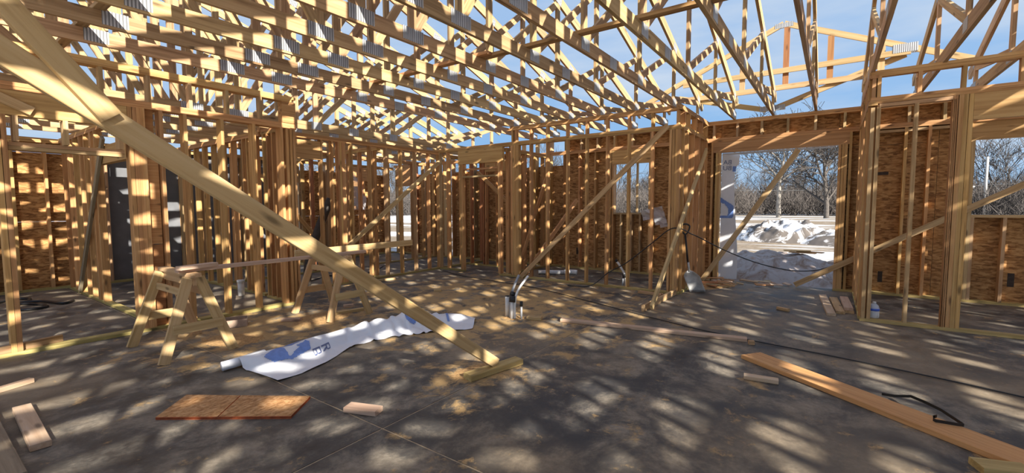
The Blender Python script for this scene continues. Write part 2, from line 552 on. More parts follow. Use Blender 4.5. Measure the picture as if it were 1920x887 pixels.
# left wall, along X behind the first sawhorse
w = Wall('wall_left', 'X', 6.60, 0.14)
w.double(-1.6, 3.62, 2.61, 2.69)
w.plate('top_plate', -1.6, 3.56, 3.00, 3.04); w.plate('top_plate', -1.4, 3.62, 3.041, 3.08)
w.plate('bottom_plate', -1.6, 3.62, 0, 0.038, 'treated')
w.header(-1.6, 1.645, 2.37, 2.608, d=0.08, off=-0.028)
w.studs([0.66, 0.70], 0.038, 2.37, 'stud')
w.studs([1.67, 1.71, 1.75, 1.79], 0.038, 2.61, 'stud', 'post_stud')
w.header(1.815, 1.93, 0.038, 1.02, 'red', d=0.05, off=0.02, name='backing_board')
w.header(1.815, 1.93, 1.03, 2.3, 'stud', d=0.05, off=0.02, name='backing_board')
w.header(1.815, 1.90, 2.3, 2.61, 'red', d=0.05, off=0.02, name='backing_board')
w.stud(1.96, 0.038, 2.61, 'stud')
w.studs([2.21, 2.62, 3.02, 3.40], 0.038, 2.61, 'stud')
w.studs([3.48, 3.53, 3.585], 0.038, 2.61, 'stud', 'post_stud')
for a in frange(-1.5, 3.5, 0.42):
    w.stud(a, 2.69, 3.0, 'pine', 'cripple_stud', 0.089, -0.02)
w.header(3.42, 3.62, 2.70, 3.0, 'stud', d=0.12, name='end_block')
# light rail below the header and its short studs
w.plate('rail', 0.73, 1.62, 2.04, 2.078, 'pine', 0.089, 0.04)
w.plate('rail', 0.73, 1.62, 2.08, 2.118, 'pine', 0.089, 0.04)
w.studs([0.78, 1.14, 1.58], 2.12, 2.37, 'pine', 'cripple_stud')

# short return and the rear wall of the main room
w = Wall('wall_return', 'Y', 3.57)
w.plate('bottom_plate', 6.68, 7.44, 0, 0.038, 'treated')
w.double(6.68, 7.44, 2.61, 2.69)
w.studs([6.80, 6.95, 7.10, 7.25, 7.38], 0.038, 2.61)
w = Wall('wall_rear', 'X', 7.50)
w.double(3.52, 7.66, ZL0 - .02, ZL1 - .02)
w.plate('bottom_plate', 4.55, 7.66, 0, 0.038, 'treated')
w.studs([3.66, 3.70, 4.58, 4.80, 5.00, 5.20, 5.62, 6.02, 6.41, 6.81, 7.21], 0.038, ZL0 - .02)
w.studs([4.92, 4.96, 5.04, 7.52, 7.56, 7.60], 0.038, ZL0 - .02, 'stud', 'post_stud')
w.header(3.72, 4.56, 2.3, 2.62, 'lvl')

# centre wall facing the camera
w = Wall('wall_center', 'Y', 7.55)
w.double(2.02, 7.6, ZL0 + .02, ZL1 + .02)
w.plate('top_plate', 2.02, 5.5, ZU0, ZU0 + .036); w.plate('top_plate', 2.2, 5.42, ZU0 + .038, ZU1)
w.plate('bottom_plate', 2.02, 5.72, 0, 0.038, 'treated'); w.plate('bottom_plate', 6.72, 7.6, 0, 0.038, 'treated')
w.header(5.62, 6.86, 2.40, 2.70, d=0.08)
w.plate('rail', 5.74, 6.72, 2.26, 2.30, 'stud')
w.studs([5.68, 5.72, 6.74, 6.78], 0.038, 2.40, 'stud')
w.studs([5.22, 5.26, 5.30, 5.34, 5.38], 0.038, ZL0 + .02, 'stud', 'post_stud')
LST = [4.92, 4.54, 4.10, 3.70, 3.30, 2.90, 2.49]
w.studs(LST, 0.038, ZL0 + .02, 'stud')
w.studs([2.06, 2.10, 2.14, 2.19], 0.038, ZL0 + .02, 'stud', 'post_stud')
w.studs(LST + [5.36, 5.28, 2.08], ZL1 + .02, ZU0, 'stud', 'cripple_stud')
w.studs([7.20, 7.45], 0.038, ZL0 + .02)

w.plate('rail', 5.74, 6.72, 2.10, 2.135, 'pine')
# left side of the hall leading to the door opening, seen at a slant
w = Wall('wall_hall_left', 'X', 2.05)
w.plate('bottom_plate', 7.62, 9.36, 0, 0.038, 'treated')
w.double(7.60, 9.36, ZL0 + .02, ZL1 + .02)
w.double(7.48, 9.36, ZU0, ZU1)
w.studs([7.66, 7.9, 8.3, 8.7, 9.08, 9.3], 0.038, ZL0 + .02, 'stud')
w.studs([7.70, 8.0, 8.45, 8.9, 9.3], ZL1 + .02, ZU0, 'stud', 'cripple_stud')

# right side of the hall
w = Wall('wall_hall_right', 'X', -0.36)
w.plate('bottom_plate', 7.2, 9.36, 0, 0.038, 'treated')
w.double(7.1, 9.36, ZL0, ZL1)
w.double(7.1, 9.36, ZU0, ZU1)
w.studs([7.24, 7.6, 8.0, 8.4, 8.8, 9.2, 9.33], 0.038, ZL0, 'stud')
w.studs([7.2, 7.6, 8.0, 8.4, 8.8, 9.2], ZL1, ZU0, 'stud', 'cripple_stud')

# right wall, nearest the camera on that side
w = Wall('wall_right', 'Y', 7.15)
w.plate('bottom_plate', -5.2, -0.33, 0, 0.038, 'treated')
w.double(-5.2, -0.33, 2.70, 2.775)
w.plate('rail', -1.07, -0.42, 2.655, 2.695, 'pine')
w.double(-5.2, -0.33, 3.02, 3.095)
w.studs([-0.36, -0.415, -0.76], 0.038, 2.655, 'pine')
w.studs([-1.09, -1.135, -1.175, -1.215], 0.038, 2.70, 'stud', 'post_stud')
w.stud(-1.09, 0.038, 2.66, 'red', 'post_stud')
w.header(-4.4, -1.24, 2.41, 2.70, d=0.06, off=-0.012)
w.studs([-4.45, -4.9], 0.038, 2.70, 'stud')
w.studs([-0.36, -0.41, -0.78, -1.15, -1.6, -2.0, -2.4, -2.8], 2.775, 3.02, 'stud', 'cripple_stud')

# exterior front wall with the door opening and two windows
FX = 9.45
w = Wall('wall_front', 'Y', FX, 0.14)
w.double(-6.0, 11.3, ZL0, ZL1)
w.double(-6.0, 11.3, ZU0, ZU1)
w.plate('bottom_plate', -6.0, -0.05, 0, 0.038, 'treated'); w.plate('bottom_plate', 1.79, 11.3, 0, 0.038, 'treated')
w.header(-0.20, 1.93, 2.48, 2.68, d=0.13)                                   # over the door opening
w.studs([1.81, 1.85, -0.07, -0.11, -0.15], 0.038, 2.48, 'lvl', 'trimmer_stud')
w.studs([1.93, -0.21], 0.038, ZL0, 'stud', 'king_stud')
w.studs([2.3, 2.7, 3.10, 4.03, 4.4, 4.8, 5.2, 5.6], 0.038, ZL0)
w.studs([3.15, 3.97], 0.038, 2.38, 'stud', 'trimmer_stud')
w.header(3.12, 4.0, 2.38, 2.68, d=0.12)
w.plate('window_sill', 3.17, 3.95, 1.28, 1.318, 'pine')
w.studs([3.35, 3.55, 3.78], 0.038, 1.28, 'pine', 'cripple_stud')
w.stud(3.45, 1.32, 2.38, 'fresh', 'stud', 0.05, 0.04)
w.studs([6.0, 6.4, 6.8, 7.2, 7.6, 8.0, 8.4, 8.8], 0.038, ZL0)
w.studs([9.15, 9.5, 9.9, 10.35, 11.2], 0.038, ZL0)
w.header(10.35, 11.2, 2.1, 2.68, d=0.12)
# bay to the right of the hall and the right window
w.studs([-0.45, -0.9, -1.18, -1.58, -1.62], 0.038, ZL0, 'stud')
w.stud(-1.66, 0.038, 2.42, 'pine', 'trimmer_stud')
w.header(-3.3, -1.62, 2.42, 2.68, d=0.10)
w.plate('window_sill', -3.2, -1.68, 1.275, 1.315, 'fresh')
w.studs([-1.70, -2.03, -2.44, -2.85, -3.18], 0.038, 1.275, 'pine', 'cripple_stud')
w.studs([-3.24, -3.6, -4.0, -4.4, -4.8, -5.2, -5.6], 0.038, ZL0)
w.plate('blocking', -1.56, -0.42, 2.62, 2.66, 'pine', 0.12)
for a in frange(-5.8, 11.2, 0.406):
    w.stud(a, ZL1, ZU0, 'pine', 'cripple_stud')
OFF = 0.077
for a0, a1, z0, z1 in ((1.80, 3.15, 0, 2.44), (1.80, 3.15, 2.44, 3.08), (3.15, 3.95, 0, 1.28), (3.15, 3.95, 2.40, 3.08), (3.95, 5.17, 0, 2.44), (3.95, 5.17, 2.44, 3.08),
                       (5.17, 6.39, 0, 2.44), (6.39, 7.61, 0, 2.44), (7.61, 8.9, 0, 2.44),
                       (9.1, 10.4, 0, 2.44), (10.4, 11.1, 0, 0.4), (11.1, 11.4, 0, 2.44),
                       (-0.05, 1.80, 2.49, 3.08), (-1.30, -0.05, 0, 2.44), (-1.30, -0.05, 2.44, 3.08), (-1.68, -1.30, 0, 2.44), (-3.2, -1.68, 0, 1.275), (-3.2, -1.30, 2.44, 3.08),
                       (-4.4, -3.2, 0, 2.44), (-4.4, -3.2, 2.44, 3.08), (-5.6, -4.4, 0, 2.44), (-5.6, -4.4, 2.44, 3.08)):
    w.panel(a0, a1, z0, z1, OFF)
    w.panel(a0 - 0.004, a1 + 0.004, z0 - 0.004, z1 + 0.004, OFF + 0.0095, 'wrap', 0.004, 'weather_wrap')

for y, z, wy, wz in ((-2.16, 0.36, 0.07, 0.20), (-0.68, 0.28, 0.06, 0.18), (-0.62, 1.98, 0.20, 0.05), (-2.62, 1.02, 0.18, 0.05), (4.9, 0.4, 0.06, 0.16)):
    board('printed_stamp', (9.5195, y - wy / 2, z), (9.5195, y + wy / 2, z), wz, 0.002, (0, 0, 1), 'stamp', w.root)

# far exterior wall on the left, and the partitions of the rooms beyond
w = Wall('wall_far', 'X', 11.40, 0.14)
w.double(-3.7, 9.4, 2.61, 2.69)
w.plate('bottom_plate', -3.7, 9.4, 0, 0.038, 'treated')
w.studs(frange(-3.6, 5.5, 0.406) + [5.62, 6.3, 6.7, 7.1, 7.5, 7.9, 8.3, 8.7, 9.1], 0.038, 2.61)
w.header(5.62, 6.3, 2.1, 2.6)
for a in (-3.7, -2.48, -1.26, -0.04, 1.0):
    b_ = min(a + 1.22, 2.05)
    w.panel(a, b_, 0, 1.22, 0.077); w.panel(a, b_, 1.22, 2.44, 0.077); w.panel(a, b_, 2.44, 2.7, 0.077)
for a in (2.05, 3.27, 4.49):
    w.panel(a, min(a + 1.22, 5.6), 0, 2.46, 0.077, 'grey_board'); w.panel(a, min(a + 1.22, 5.6), 2.46, 2.7, 0.077, 'grey_board')
for a in (6.3, 7.3, 8.3):
    w.panel(a, a + 1.0, 0, 1.22, 0.077); w.panel(a, a + 1.0, 1.22, 2.44, 0.077)

def partition(axis, c, a0, a1, studs, headers=(), mat=None, gaps=()):
    w = Wall('wall_partition', axis, c)
    edges = [a0] + [x for g in gaps for x in g] + [a1]
    for i in range(0, len(edges), 2):
        w.plate('bottom_plate', edges[i], edges[i + 1], 0, 0.038, 'treated')
    w.double(a0, a1, 2.61, 2.69)
    w.studs(studs, 0.038, 2.61, mat)
    for h in headers:
        w.header(h[0], h[1], h[2], h[3], 'lvl')
        w.studs([h[0] + .02, h[1] - .02], 0.038, h[2], 'stud', 'trimmer_stud')
    return w
partition('Y', 1.90, 6.70, 11.3, [7.0, 7.06, 9.0, 9.2, 9.26, 9.6, 9.9, 10.3, 10.7, 11.1], [(7.1, 9.0, 2.1, 2.35)])
partition('Y', 3.60, 7.56, 11.3, frange(7.75, 11.2, 0.406) + [8.0, 9.0, 9.05])
partition('X', 9.40, 3.66, 9.3, frange(3.9, 6.2, 0.406) + frange(7.2, 9.3, 0.406) + [4.1, 4.15], [(6.25, 7.15, 2.1, 2.4)], gaps=((6.3, 7.1),))
partition('Y', 5.90, 7.56, 9.34, [7.7, 7.76, 8.2, 8.6, 9.0, 9.28])
partition('Y', 6.1, 9.46, 11.3, frange(9.6, 11.2, 0.406))
partition('X', 5.62, 7.62, 9.36, [7.7, 7.74, 7.95, 8.3, 8.34, 8.7, 9.1, 9.3], mat='stud')
partition('Y', 8.55, 5.70, 7.44, [5.75, 5.79, 6.15, 6.55, 6.95, 7.35], [(5.85, 6.9, 2.3, 2.55)], mat='red')

partition('X', 7.50, 7.72, 9.36, [7.9, 8.3, 8.7, 9.1])

# ------------------------------------------------------------------ roof trusses
XC, XR = 2.85, 9.47
def z_top(x):
    return 4.25 + 0.32 * (7.05 - (XC + abs(x - XC)))
JOINTS = [3.15, 4.39, 6.05, 7.66, 9.28]

def truss(y, zb, label, group):
    dz = zb
    r = empty('roof_truss', (XC, y, zb), label=label, cat='roof truss', group=group)
    yj = random.uniform(-0.008, 0.008)
    P = lambda x, z: (x, y, z)
    TH = 0.038
    def plate(chord, p0, p1, w_):
        o = board('connector_plate', p0, p1, w_, TH + 0.004, (0, 0, 1), 'metal', r)
        o.parent = chord
        o.matrix_parent_inverse = chord.matrix_basis.inverted()
    bc = board('bottom_chord', P(2 * XC - XR, zb + 0.07), P(XR, zb + 0.07), 0.14, TH, (0, 0, 1), 'pine', r)
    for s in (1, -1):
        xe = XC + s * (XR + 0.18 - XC)
        tc = board('top_chord', P(XC + s * 0.01, z_top(XC) - 0.0), P(xe, z_top(xe)), 0.14, TH, (0, 0, 1), 'pine', r)
        for i, xj in enumerate(JOINTS):
            x = XC + s * (xj - XC)
            zt = z_top(x) - 0.075
            if zt - zb > 0.20:
                board('web', P(x, zb + 0.14), P(x, zt), 0.089, TH - 0.002, (1, 0, 0), 'pine', r)
            if i + 1 < len(JOINTS):
                xn = XC + s * (JOINTS[i + 1] - XC)
                a = Vector(P(x + s * 0.05, zb + 0.15)); b = Vector(P(xn - s * 0.05, z_top(xn) - 0.10))
                board('web', a, b, 0.089, TH - 0.004, (0, 0, 1), 'pine', r)
            # toothed plates on both faces of a joint: one thin sleeve each
            pw = 0.27 if i == 0 else (0.19 if i < 4 else 0.26)
            plate(bc, P(x - pw / 2, zb + 0.085), P(x + pw / 2, zb + 0.085), 0.125)
            d = Vector((1, 0, -0.32 * s)).normalized()
            c = Vector(P(x, z_top(x) - 0.02))
            plate(tc, c - d * 0.09, c + d * 0.09, 0.11)
        xs = XC + s * (5.13 - XC)
        plate(bc, P(xs - 0.10, zb + 0.07), P(xs + 0.10, zb + 0.07), 0.13)
    plate(tc, P(XC - 0.15, z_top(XC) - 0.02), P(XC + 0.15, z_top(XC) - 0.02), 0.14)
    return r

SP = 0.636
n = 0
for k in range(6, -23, -1):
    truss(2.20 + SP * k, ZU1, f'{ordinal(n)} high roof truss over the main room, counting away from the wall behind the sawhorses', 'high roof trusses over the main room')
    n += 1
n = 0
for k in range(8, 15):
    truss(2.20 + SP * k, 2.79 if k > 8 else 2.77, f'{ordinal(n)} low roof truss beyond the wall behind the sawhorses, counting away from it', 'low roof trusses over the rooms on the left')
    n += 1
# plates of the low rooms reach the trusses through the front wall; long lateral braces lie on the bottom chords
thing_board('lateral_brace', (4.26, -0.4, ZU1 + 0.16), (4.26, 3.6, ZU1 + 0.16), 0.089, T2, (1, 0, 0), 'stud',
            'long flat board lying across the bottom chords of the trusses above the pipes', 'brace')
thing_board('lateral_brace', (4.17, 3.3, ZU1 + 0.16), (4.17, 6.5, ZU1 + 0.16), 0.089, T2, (1, 0, 0), 'stud',
            'flat board across the bottom chords nearest the wall behind the sawhorses', 'brace')
thing_board('lateral_brace', (1.2, 4.4, ZU1 + 0.16), (1.2, 11.2, ZU1 + 0.16), 0.089, T2, (1, 0, 0), 'pine',
            'flat board across the bottom chords above the large slanting brace', 'brace')

# small gable frame standing over the door, across the trusses
gx = 9.40
g = empty('gable_truss', (gx, 0.81, 3.5), label='small gable frame with a peak, standing crosswise above the door opening', cat='roof truss')
PK, SL = 4.66, 0.44
yl, yr = 0.81 + (PK - 3.52) / SL, 0.81 - (PK - 3.52) / SL
board('rafter', (gx, 0.815, PK), (gx, yl, 3.52), 0.089, T2, (0, 0, 1), 'fresh', g)
board('rafter', (gx, 0.805, PK), (gx, yr, 3.52), 0.089, T2, (0, 0, 1), 'fresh', g)
board('tie', (gx, yl, 3.56), (gx, yr, 3.56), 0.089, T2, (0, 0, 1), 'fresh', g)
board('tie', (gx - 0.04, 2.5, 3.84), (gx - 0.04, -0.9, 3.84), 0.089, T2, (0, 0, 1), 'fresh', g)
for y, m_ in ((0.76, 'red'), (0.12, 'red'), (-0.55, 'fresh'), (1.45, 'fresh'), (2.2, 'fresh')):
    board('upright', (gx, y, 3.605), (gx, y, PK - SL * abs(y - 0.81) - 0.05), 0.089, T2 - 0.002, (0, 1, 0), m_, g)
board('diagonal', (gx + 0.04, 0.95, 3.2), (gx + 0.04, -0.85, 3.82), 0.089, T2, (0, 0, 1), 'fresh', g)
board('diagonal', (gx + 0.04, 1.05, 3.2), (gx + 0.04, 2.6, 3.62), 0.089, T2, (0, 0, 1), 'fresh', g)
board('connector_plate', (gx, 0.95, PK - 0.03), (gx, 0.67, PK - 0.03), 0.08, T2 + 0.004, (0, 0, 1), 'metal', g)
board('connector_plate', (gx, -0.68, 3.90), (gx, -0.98, 3.90), 0.13, T2 + 0.086, (0, 0, 1), 'metal', g)
board('connector_plate', (gx + 0.04, 1.15, 3.22), (gx + 0.04, 0.75, 3.22), 0.09, T2 + 0.004, (0, 0, 1), 'metal', g)

# ------------------------------------------------------------------ temporary braces
BY = 2.40
thing_board('brace_board', (3.10, BY, 0.062), (-1.1, BY, 2.96), 0.092, T2, (0, 0, 1), 'fresh',
            'large pale board slanting up from the floor block in the middle of the room', 'brace')
thing_board('brace_board', (0.545, BY - 0.039, 1.825), (-0.42, BY - 0.039, 3.10), 0.075, T2, (0, 0, 1), 'fresh',
            'second pale board lapped on the upper end of the large slanting board', 'brace')
thing_board('anchor_block', (2.77, 2.45, 0.0275), (3.36, 2.33, 0.0275), 0.11, 0.055, (0, 1, 0), 'treated',
            'short greenish timber block nailed to the floor at the foot of the large brace', 'block', bevel=0.006)
thing_board('brace_board', (7.475, 5.12, 0.03), (7.475, 2.22, 2.77), 0.089, T2, (0, 0, 1), 'fresh',
            'brace board slanting across the centre wall studs from the pipes to the corner', 'brace')
thing_board('side_plate', (6.03, 2.09, 0.045), (7.50, 2.06, 0.045), 0.089, T2, (0, 0, 1), 'pine',
            'board on edge on the floor running out from the centre wall corner', 'board')
thing_board('brace_board', (6.08, 1.985, 0.06), (9.1, 1.98, 2.52), 0.089, T2, (0, 0, 1), 'fresh',
            'steep brace board rising from the end of the floor board beside the scoop shovel', 'brace')
thing_board('brace_board', (8.95, 1.97, 0.05), (9.36, 0.52, 2.44), 0.089, T2, (0, 0.7, 0.7), 'fresh',
            'brace board slanting across the door opening', 'brace')
thing_board('brace_board', (9.355, 0.50, 0.05), (9.355, -2.9, 2.2), 0.089, T2, (0, 0, 1), 'fresh',
            'long low brace board running from the door opening past the right window', 'brace')
thing_board('brace_board', (4.75, 7.43, 0.50), (7.55, 7.43, 2.53), 0.089, T2, (0, 0, 1), 'fresh',
            'brace board on the rear wall studs behind the second sawhorse', 'brace')
thing_board('brace_board', (1.83, 10.3, 0.06), (1.83, 8.4, 2.45), 0.089, T2, (0, 1, 0), 'old',
            'dark brace board leaning in the far left room', 'brace')
thing_board('brace_board', (5.72, 9.33, 0.6), (4.2, 9.33, 2.3), 0.089, T2, (0, 0, 1), 'stud',
            'brace board on the partition studs seen through the rear wall', 'brace')
thing_board('brace_board', (8.0, 5.55, 0.1), (9.3, 5.55, 2.4), 0.089, T2, (0, 0, 1), 'stud',
            'brace board on the closet studs behind the centre wall', 'brace')

thing_board('brace_stub', (0.45, 6.505, 2.64), (0.90, 6.505, 2.42), 0.089, T2, (0, 0, 1), 'fresh',
            'short slanting board nailed on the header of the left wall', 'board')
tag(tube('duct', smooth_path([(4.50, 7.95, 0.0), (4.55, 7.92, 0.5), (4.70, 7.9, 0.95), (4.85, 7.85, 1.35), (4.95, 7.8, 1.62)]), 0.075, MAT['duct'], None, 10),
    'dark flexible duct leaning behind the rear wall studs', 'duct')
thing_board('brace_board', (8.48, 5.85, 1.3), (8.48, 7.1, 2.3), 0.089, T2, (0, 0, 1), 'stud',
            'short brace board seen through the headed opening of the centre wall', 'brace')
thing_board('brace_board', (7.66, 5.15, 0.05), (8.9, 4.6, 1.6), 0.089, T2, (0, 0, 1), 'stud',
            'brace board leaning behind the centre wall post', 'brace')
# ------------------------------------------------------------------ sawhorses and the boards on them
def sawhorse(x, y0, y1, zt, label):
    s = empty('sawhorse', (x, (y0 + y1) / 2, 0), label=label, cat='sawhorse', group='sawhorses')
    board('beam', (x, y0 + 0.03, zt - 0.06), (x, y1 - 0.03, zt - 0.06), 0.089, T2, (0, 0, 1), 'fresh', s)
    board('top_board', (x, y0 - 0.02, zt + 0.0035), (x, y1 + 0.0, zt + 0.0035), 0.089, T2, (1, 0, 0), 'fresh', s)
    for sy, y in ((-1, y0 + 0.06), (1, y1 - 0.06)):
        for sx in (-1, 1):
            board('leg', (x + sx * 0.30, y + sy * 0.08, 0.0), (x + sx * 0.045, y, zt - 0.02), 0.089, T2, (1, 0, 0), 'fresh', s, 0.003)
        f = 0.40
        board('spreader', (x - 0.21, y + sy * 0.075, f * zt * 0.95), (x + 0.21, y + sy * 0.075, f * zt * 0.95), 0.089, T2 * 0.6, (0, 0, 1), 'fresh', s)
    for sx in (-1, 1):
        board('side_rail', (x + sx * 0.075, y0 + 0.05, zt - 0.17), (x + sx * 0.075, y1 - 0.05, zt - 0.17), 0.07, 0.02, (0, 0, 1), 'fresh', s)
    return s
sawhorse(1.72, 5.03, 5.92, 0.80, 'wooden sawhorse nearest the left wall, standing beside its built-up corner post')
sawhorse(3.50, 5.16, 5.96, 0.80, 'wooden sawhorse standing behind the large slanting brace')
thing_board('work_board', (1.62, 5.20, 0.8425), (3.85, 5.30, 0.8425), 0.089, T2, (0, 1, 0), 'pink',
            'long pinkish board laid across both sawhorses', 'board')
thing_board('work_board', (2.93, 5.42, 0.885), (4.92, 5.52, 0.885), 0.089, T2, (0, 0, 1), 'fresh',
            'board on edge on the second sawhorse with its end sticking out over the floor', 'board')
thing_board('offcut', (1.60, 5.08, 0.88), (1.95, 5.18, 0.88), 0.089, T2, (0, 1, 0), 'pink',
            'short offcut lying on top of the first sawhorse', 'offcut')

# ------------------------------------------------------------------ loose timber on the floor
thing_board('loose_stud', (4.93, 2.76, 0.02), (5.33, 0.70, 0.02), 0.089, T2, (1, 0, 0), 'pink',
            'long pinkish stud lying flat on the floor in front of the side plate', 'board')
thing_board('wide_plank', (4.78, 0.59, 0.02), (3.30, -1.42, 0.02), 0.235, T2, (1, 0, 0), 'plank',
            'wide orange plank lying on the floor with a black strap on it', 'plank')
thing_board('offcut', (4.155, 0.56, 0.02), (4.19, 0.31, 0.02), 0.065, 0.04, (1, 0, 0), 'pink',
            'short pale offcut beside the wide plank', 'offcut', bevel=0.006)
thing_board('offcut', (1.86, 2.80, 0.02), (1.95, 2.56, 0.02), 0.10, 0.038, (1, 0, 0), 'pink',
            'pink wood block lying on the floor joint before the house wrap', 'offcut')
thing_board('offcut', (5.23, 0.67, 0.02), (5.25, 0.62, 0.02), 0.05, 0.04, (1, 0, 0), 'pine',
            'tiny wood cube at the end of the long pinkish stud', 'offcut')
thing_board('offcut', (3.44, -0.70, 0.02), (3.52, -0.92, 0.02), 0.12, 0.04, (1, 0, 0), 'treated',
            'yellowish plank end in the bottom right corner', 'offcut')
thing_board('offcut', (0.49, 4.72, 0.022), (0.465, 3.86, 0.022), 0.095, T2, (1, 0, 0), 'pink',
            'rough pinkish board lying at the left edge of the floor', 'offcut')
thing_board('old_plank', (0.30, 5.0, 0.022), (0.30, 3.5, 0.022), 0.13, T2, (1, 0, 0), 'old',
            'weathered grey plank at the left edge of the floor', 'plank')
thing_board('offcut', (0.30, 5.28, 0.02), (0.63, 5.43, 0.02), 0.06, 0.038, (0, 1, 0), 'pink',
            'narrow offcut lying near the left wall', 'offcut')
thing_board('board_end', (0.45, 6.52, 0.055), (1.02, 6.68, 0.055), 0.11, T2, (0, 0, 1), 'pine',
            'board on edge behind the double stud of the left wall', 'board')
scraps = [((2.88, 5.70), (3.03, 5.52), 0.08, 'pink', 'wood offcut on the floor between the two sawhorses'),
          ((3.42, 5.46), (3.86, 5.36), 0.06, 'fresh', 'pale board scrap at the foot of the second sawhorse'),
          ((3.80, 5.75), (3.92, 5.68), 0.07, 'pink', 'pink scrap under the second sawhorse'),
          ((5.44, 5.56), (5.52, 5.46), 0.06, 'pine', 'small scrap alone on the floor before the rear wall'),
          ((4.78, 3.18), (4.84, 3.00), 0.09, 'pine', 'wood scrap beside the pipe stubs'),
          ((5.1, 7.30), (5.9, 7.12), 0.06, 'pine', 'thin board lying along the foot of the rear wall'),
          ((7.25, 0.58), (7.17, 0.44), 0.05, 'pine', 'small bright scrap on the floor of the hall'),
          ((3.9, 6.25), (4.6, 6.35), 0.09, 'pink', 'flat board on the floor behind the second sawhorse'),
          ((7.3, 2.6), (7.25, 2.2), 0.09, 'pine', 'offcut on the floor inside the centre wall')]
for a, b_, wd, mt, lb in scraps:
    thing_board('offcut', (a[0], a[1], 0.02), (b_[0], b_[1], 0.02), wd, T2, (0.3, 0.95, 0) if abs(a[0] - b_[0]) > abs(a[1] - b_[1]) else (1, 0, 0), mt, lb, 'offcut')
def drift(name, cx, cy, rx, ry, rz, label, seed):
    rng = random.Random(seed)
    vs, fs, n_ = [], [], 18
    for i in range(n_ + 1):
        for j in range(n_ + 1):
            u, v = 2 * i / n_ - 1, 2 * j / n_ - 1
            e = max(0, 1 - (u * u + v * v) * rng.uniform(0.8, 1.25))
            vs.append((u * rx, v * ry, -0.006 + e * 0.022 * rng.uniform(0.6, 1.3)))
    for i in range(n_):
        for j in range(n_):
            fs.append((i * (n_ + 1) + j, (i + 1) * (n_ + 1) + j, (i + 1) * (n_ + 1) + j + 1, i * (n_ + 1) + j + 1))
    ob = mesh_obj(name, vs, fs, MAT['sawdust'], None, True, (cx, cy, 0))
    ob.rotation_euler = (0, 0, rz)
    return tag(ob, label, 'sawdust', kind='stuff')
MAT['sawdust'] = plain('sawdust', (0.42, 0.25, 0.10), 0.95, 0, 0.35, 40)
drift('sawdust', 3.02, 2.52, 0.36, 0.16, -0.2, 'brown sawdust swept against the block at the foot of the large brace', 2)
drift('sawdust', 8.75, 1.72, 0.75, 0.3, -0.35, 'brown sawdust and splinters along the foot of the hall wall', 3)
drift('sawdust', 4.72, 3.36, 0.14, 0.18, 0.3, 'sawdust around the feet of the pipe cluster', 4)
drift('sawdust', 2.15, 5.35, 0.28, 0.4, 0.5, 'sawdust drift under the first sawhorse', 5)
drift('sawdust', 3.3, 5.45, 0.5, 0.35, 0.3, 'sawdust drift under the second sawhorse', 6)
# stack of short boards beside the right corner of the hall
for (x0, y0, x1, y1, z, mt, lb) in ((8.65, 0.08, 7.20, -0.04, 0.02, 'pink', 'short pinkish board on the floor, outermost of the stack by the hall wall'),
                                    (8.5, -0.06, 7.40, -0.14, 0.02, 'pine', 'short board in the middle of the stack by the hall wall'),
                                    (8.45, -0.20, 7.50, -0.24, 0.02, 'pine', 'bottom board of the stack against the hall wall'),
                                    (8.40, -0.19, 7.50, -0.23, 0.06, 'pink', 'upper pinkish board of the stack against the hall wall')):
    thing_board('stacked_board', (x0, y0, z), (x1, y1, z), 0.10, T2, (0, 1, 0), mt, lb, 'board', 'short boards stacked by the hall wall')
# debris heap by the door: each chip a thing
random.seed(3)
for i in range(34):
    x = 8.55 + random.random() * 0.85
    y = random.choice([random.uniform(1.3, 1.98), random.uniform(0.3, 1.7)])
    if y < 1.3: x = random.uniform(9.15, 9.75)
    L = random.uniform(0.1, 0.42)
    a = random.uniform(0.9, 2.3)
    z = 0.012 + 0.02 * (i % 3)
    if x > 9.5: z += 0.0
    tag(board('wood_scrap', (x, y, z), (x + L * math.cos(a), y + L * math.sin(a) * (1 if y + L < 1.98 else -1), z + random.uniform(0, 0.02)), random.uniform(0.03, 0.08), random.uniform(0.008, 0.02),
              (1, 0, 0.2), random.choice(['pink', 'stud', 'pine', 'red']), None), 'small splintered wood scrap on the floor by the door opening', 'scrap', 'wood scraps by the door opening')

# osb offcut
o_ = empty('osb_offcut', (1.4, 3.5, 0), label='flat orange strand board offcut lying on the floor near the camera', cat='offcut')
C4 = [Vector((1.00, 3.75, 0)), Vector((1.27, 4.01, 0)), Vector((1.81, 3.20, 0)), Vector((1.55, 3.00, 0))]
def quad_slab(name, pts, z0, z1, mat, parent, mat_side=None):
    vs = [p + Vector((0, 0, z0)) - parent.location for p in pts] + [p + Vector((0, 0, z1)) - parent.location for p in pts]
    k = len(pts)
    fs = [tuple(range(k)), tuple(range(k, 2 * k))[::-1]] + [(i, i + k, (i + 1) % k + k, (i + 1) % k) for i in range(k)]
    ob = mesh_obj(name, vs, fs, [mat, mat_side or mat], parent)
    for p in ob.data.polygons:
        if p.index >= 2: p.material_index = 1
    return ob
mA, mB = C4[0].lerp(C4[3], 0.46), C4[1].lerp(C4[2], 0.44)
gap = (C4[3] - C4[0]).normalized() * 0.004
quad_slab('panel_half', [C4[0], mA - gap, mB - gap, C4[1]], 0.004, 0.02, MAT['osb_scrap'], o_, MAT['osb_edge'])
quad_slab('panel_half', [mA + gap, C4[3], C4[2], mB + gap], 0.004, 0.02, MAT['osb_scrap'], o_, MAT['osb_edge'])
quad_slab('panel_base', C4, 0.0, 0.014, MAT['osb_edge'], o_)

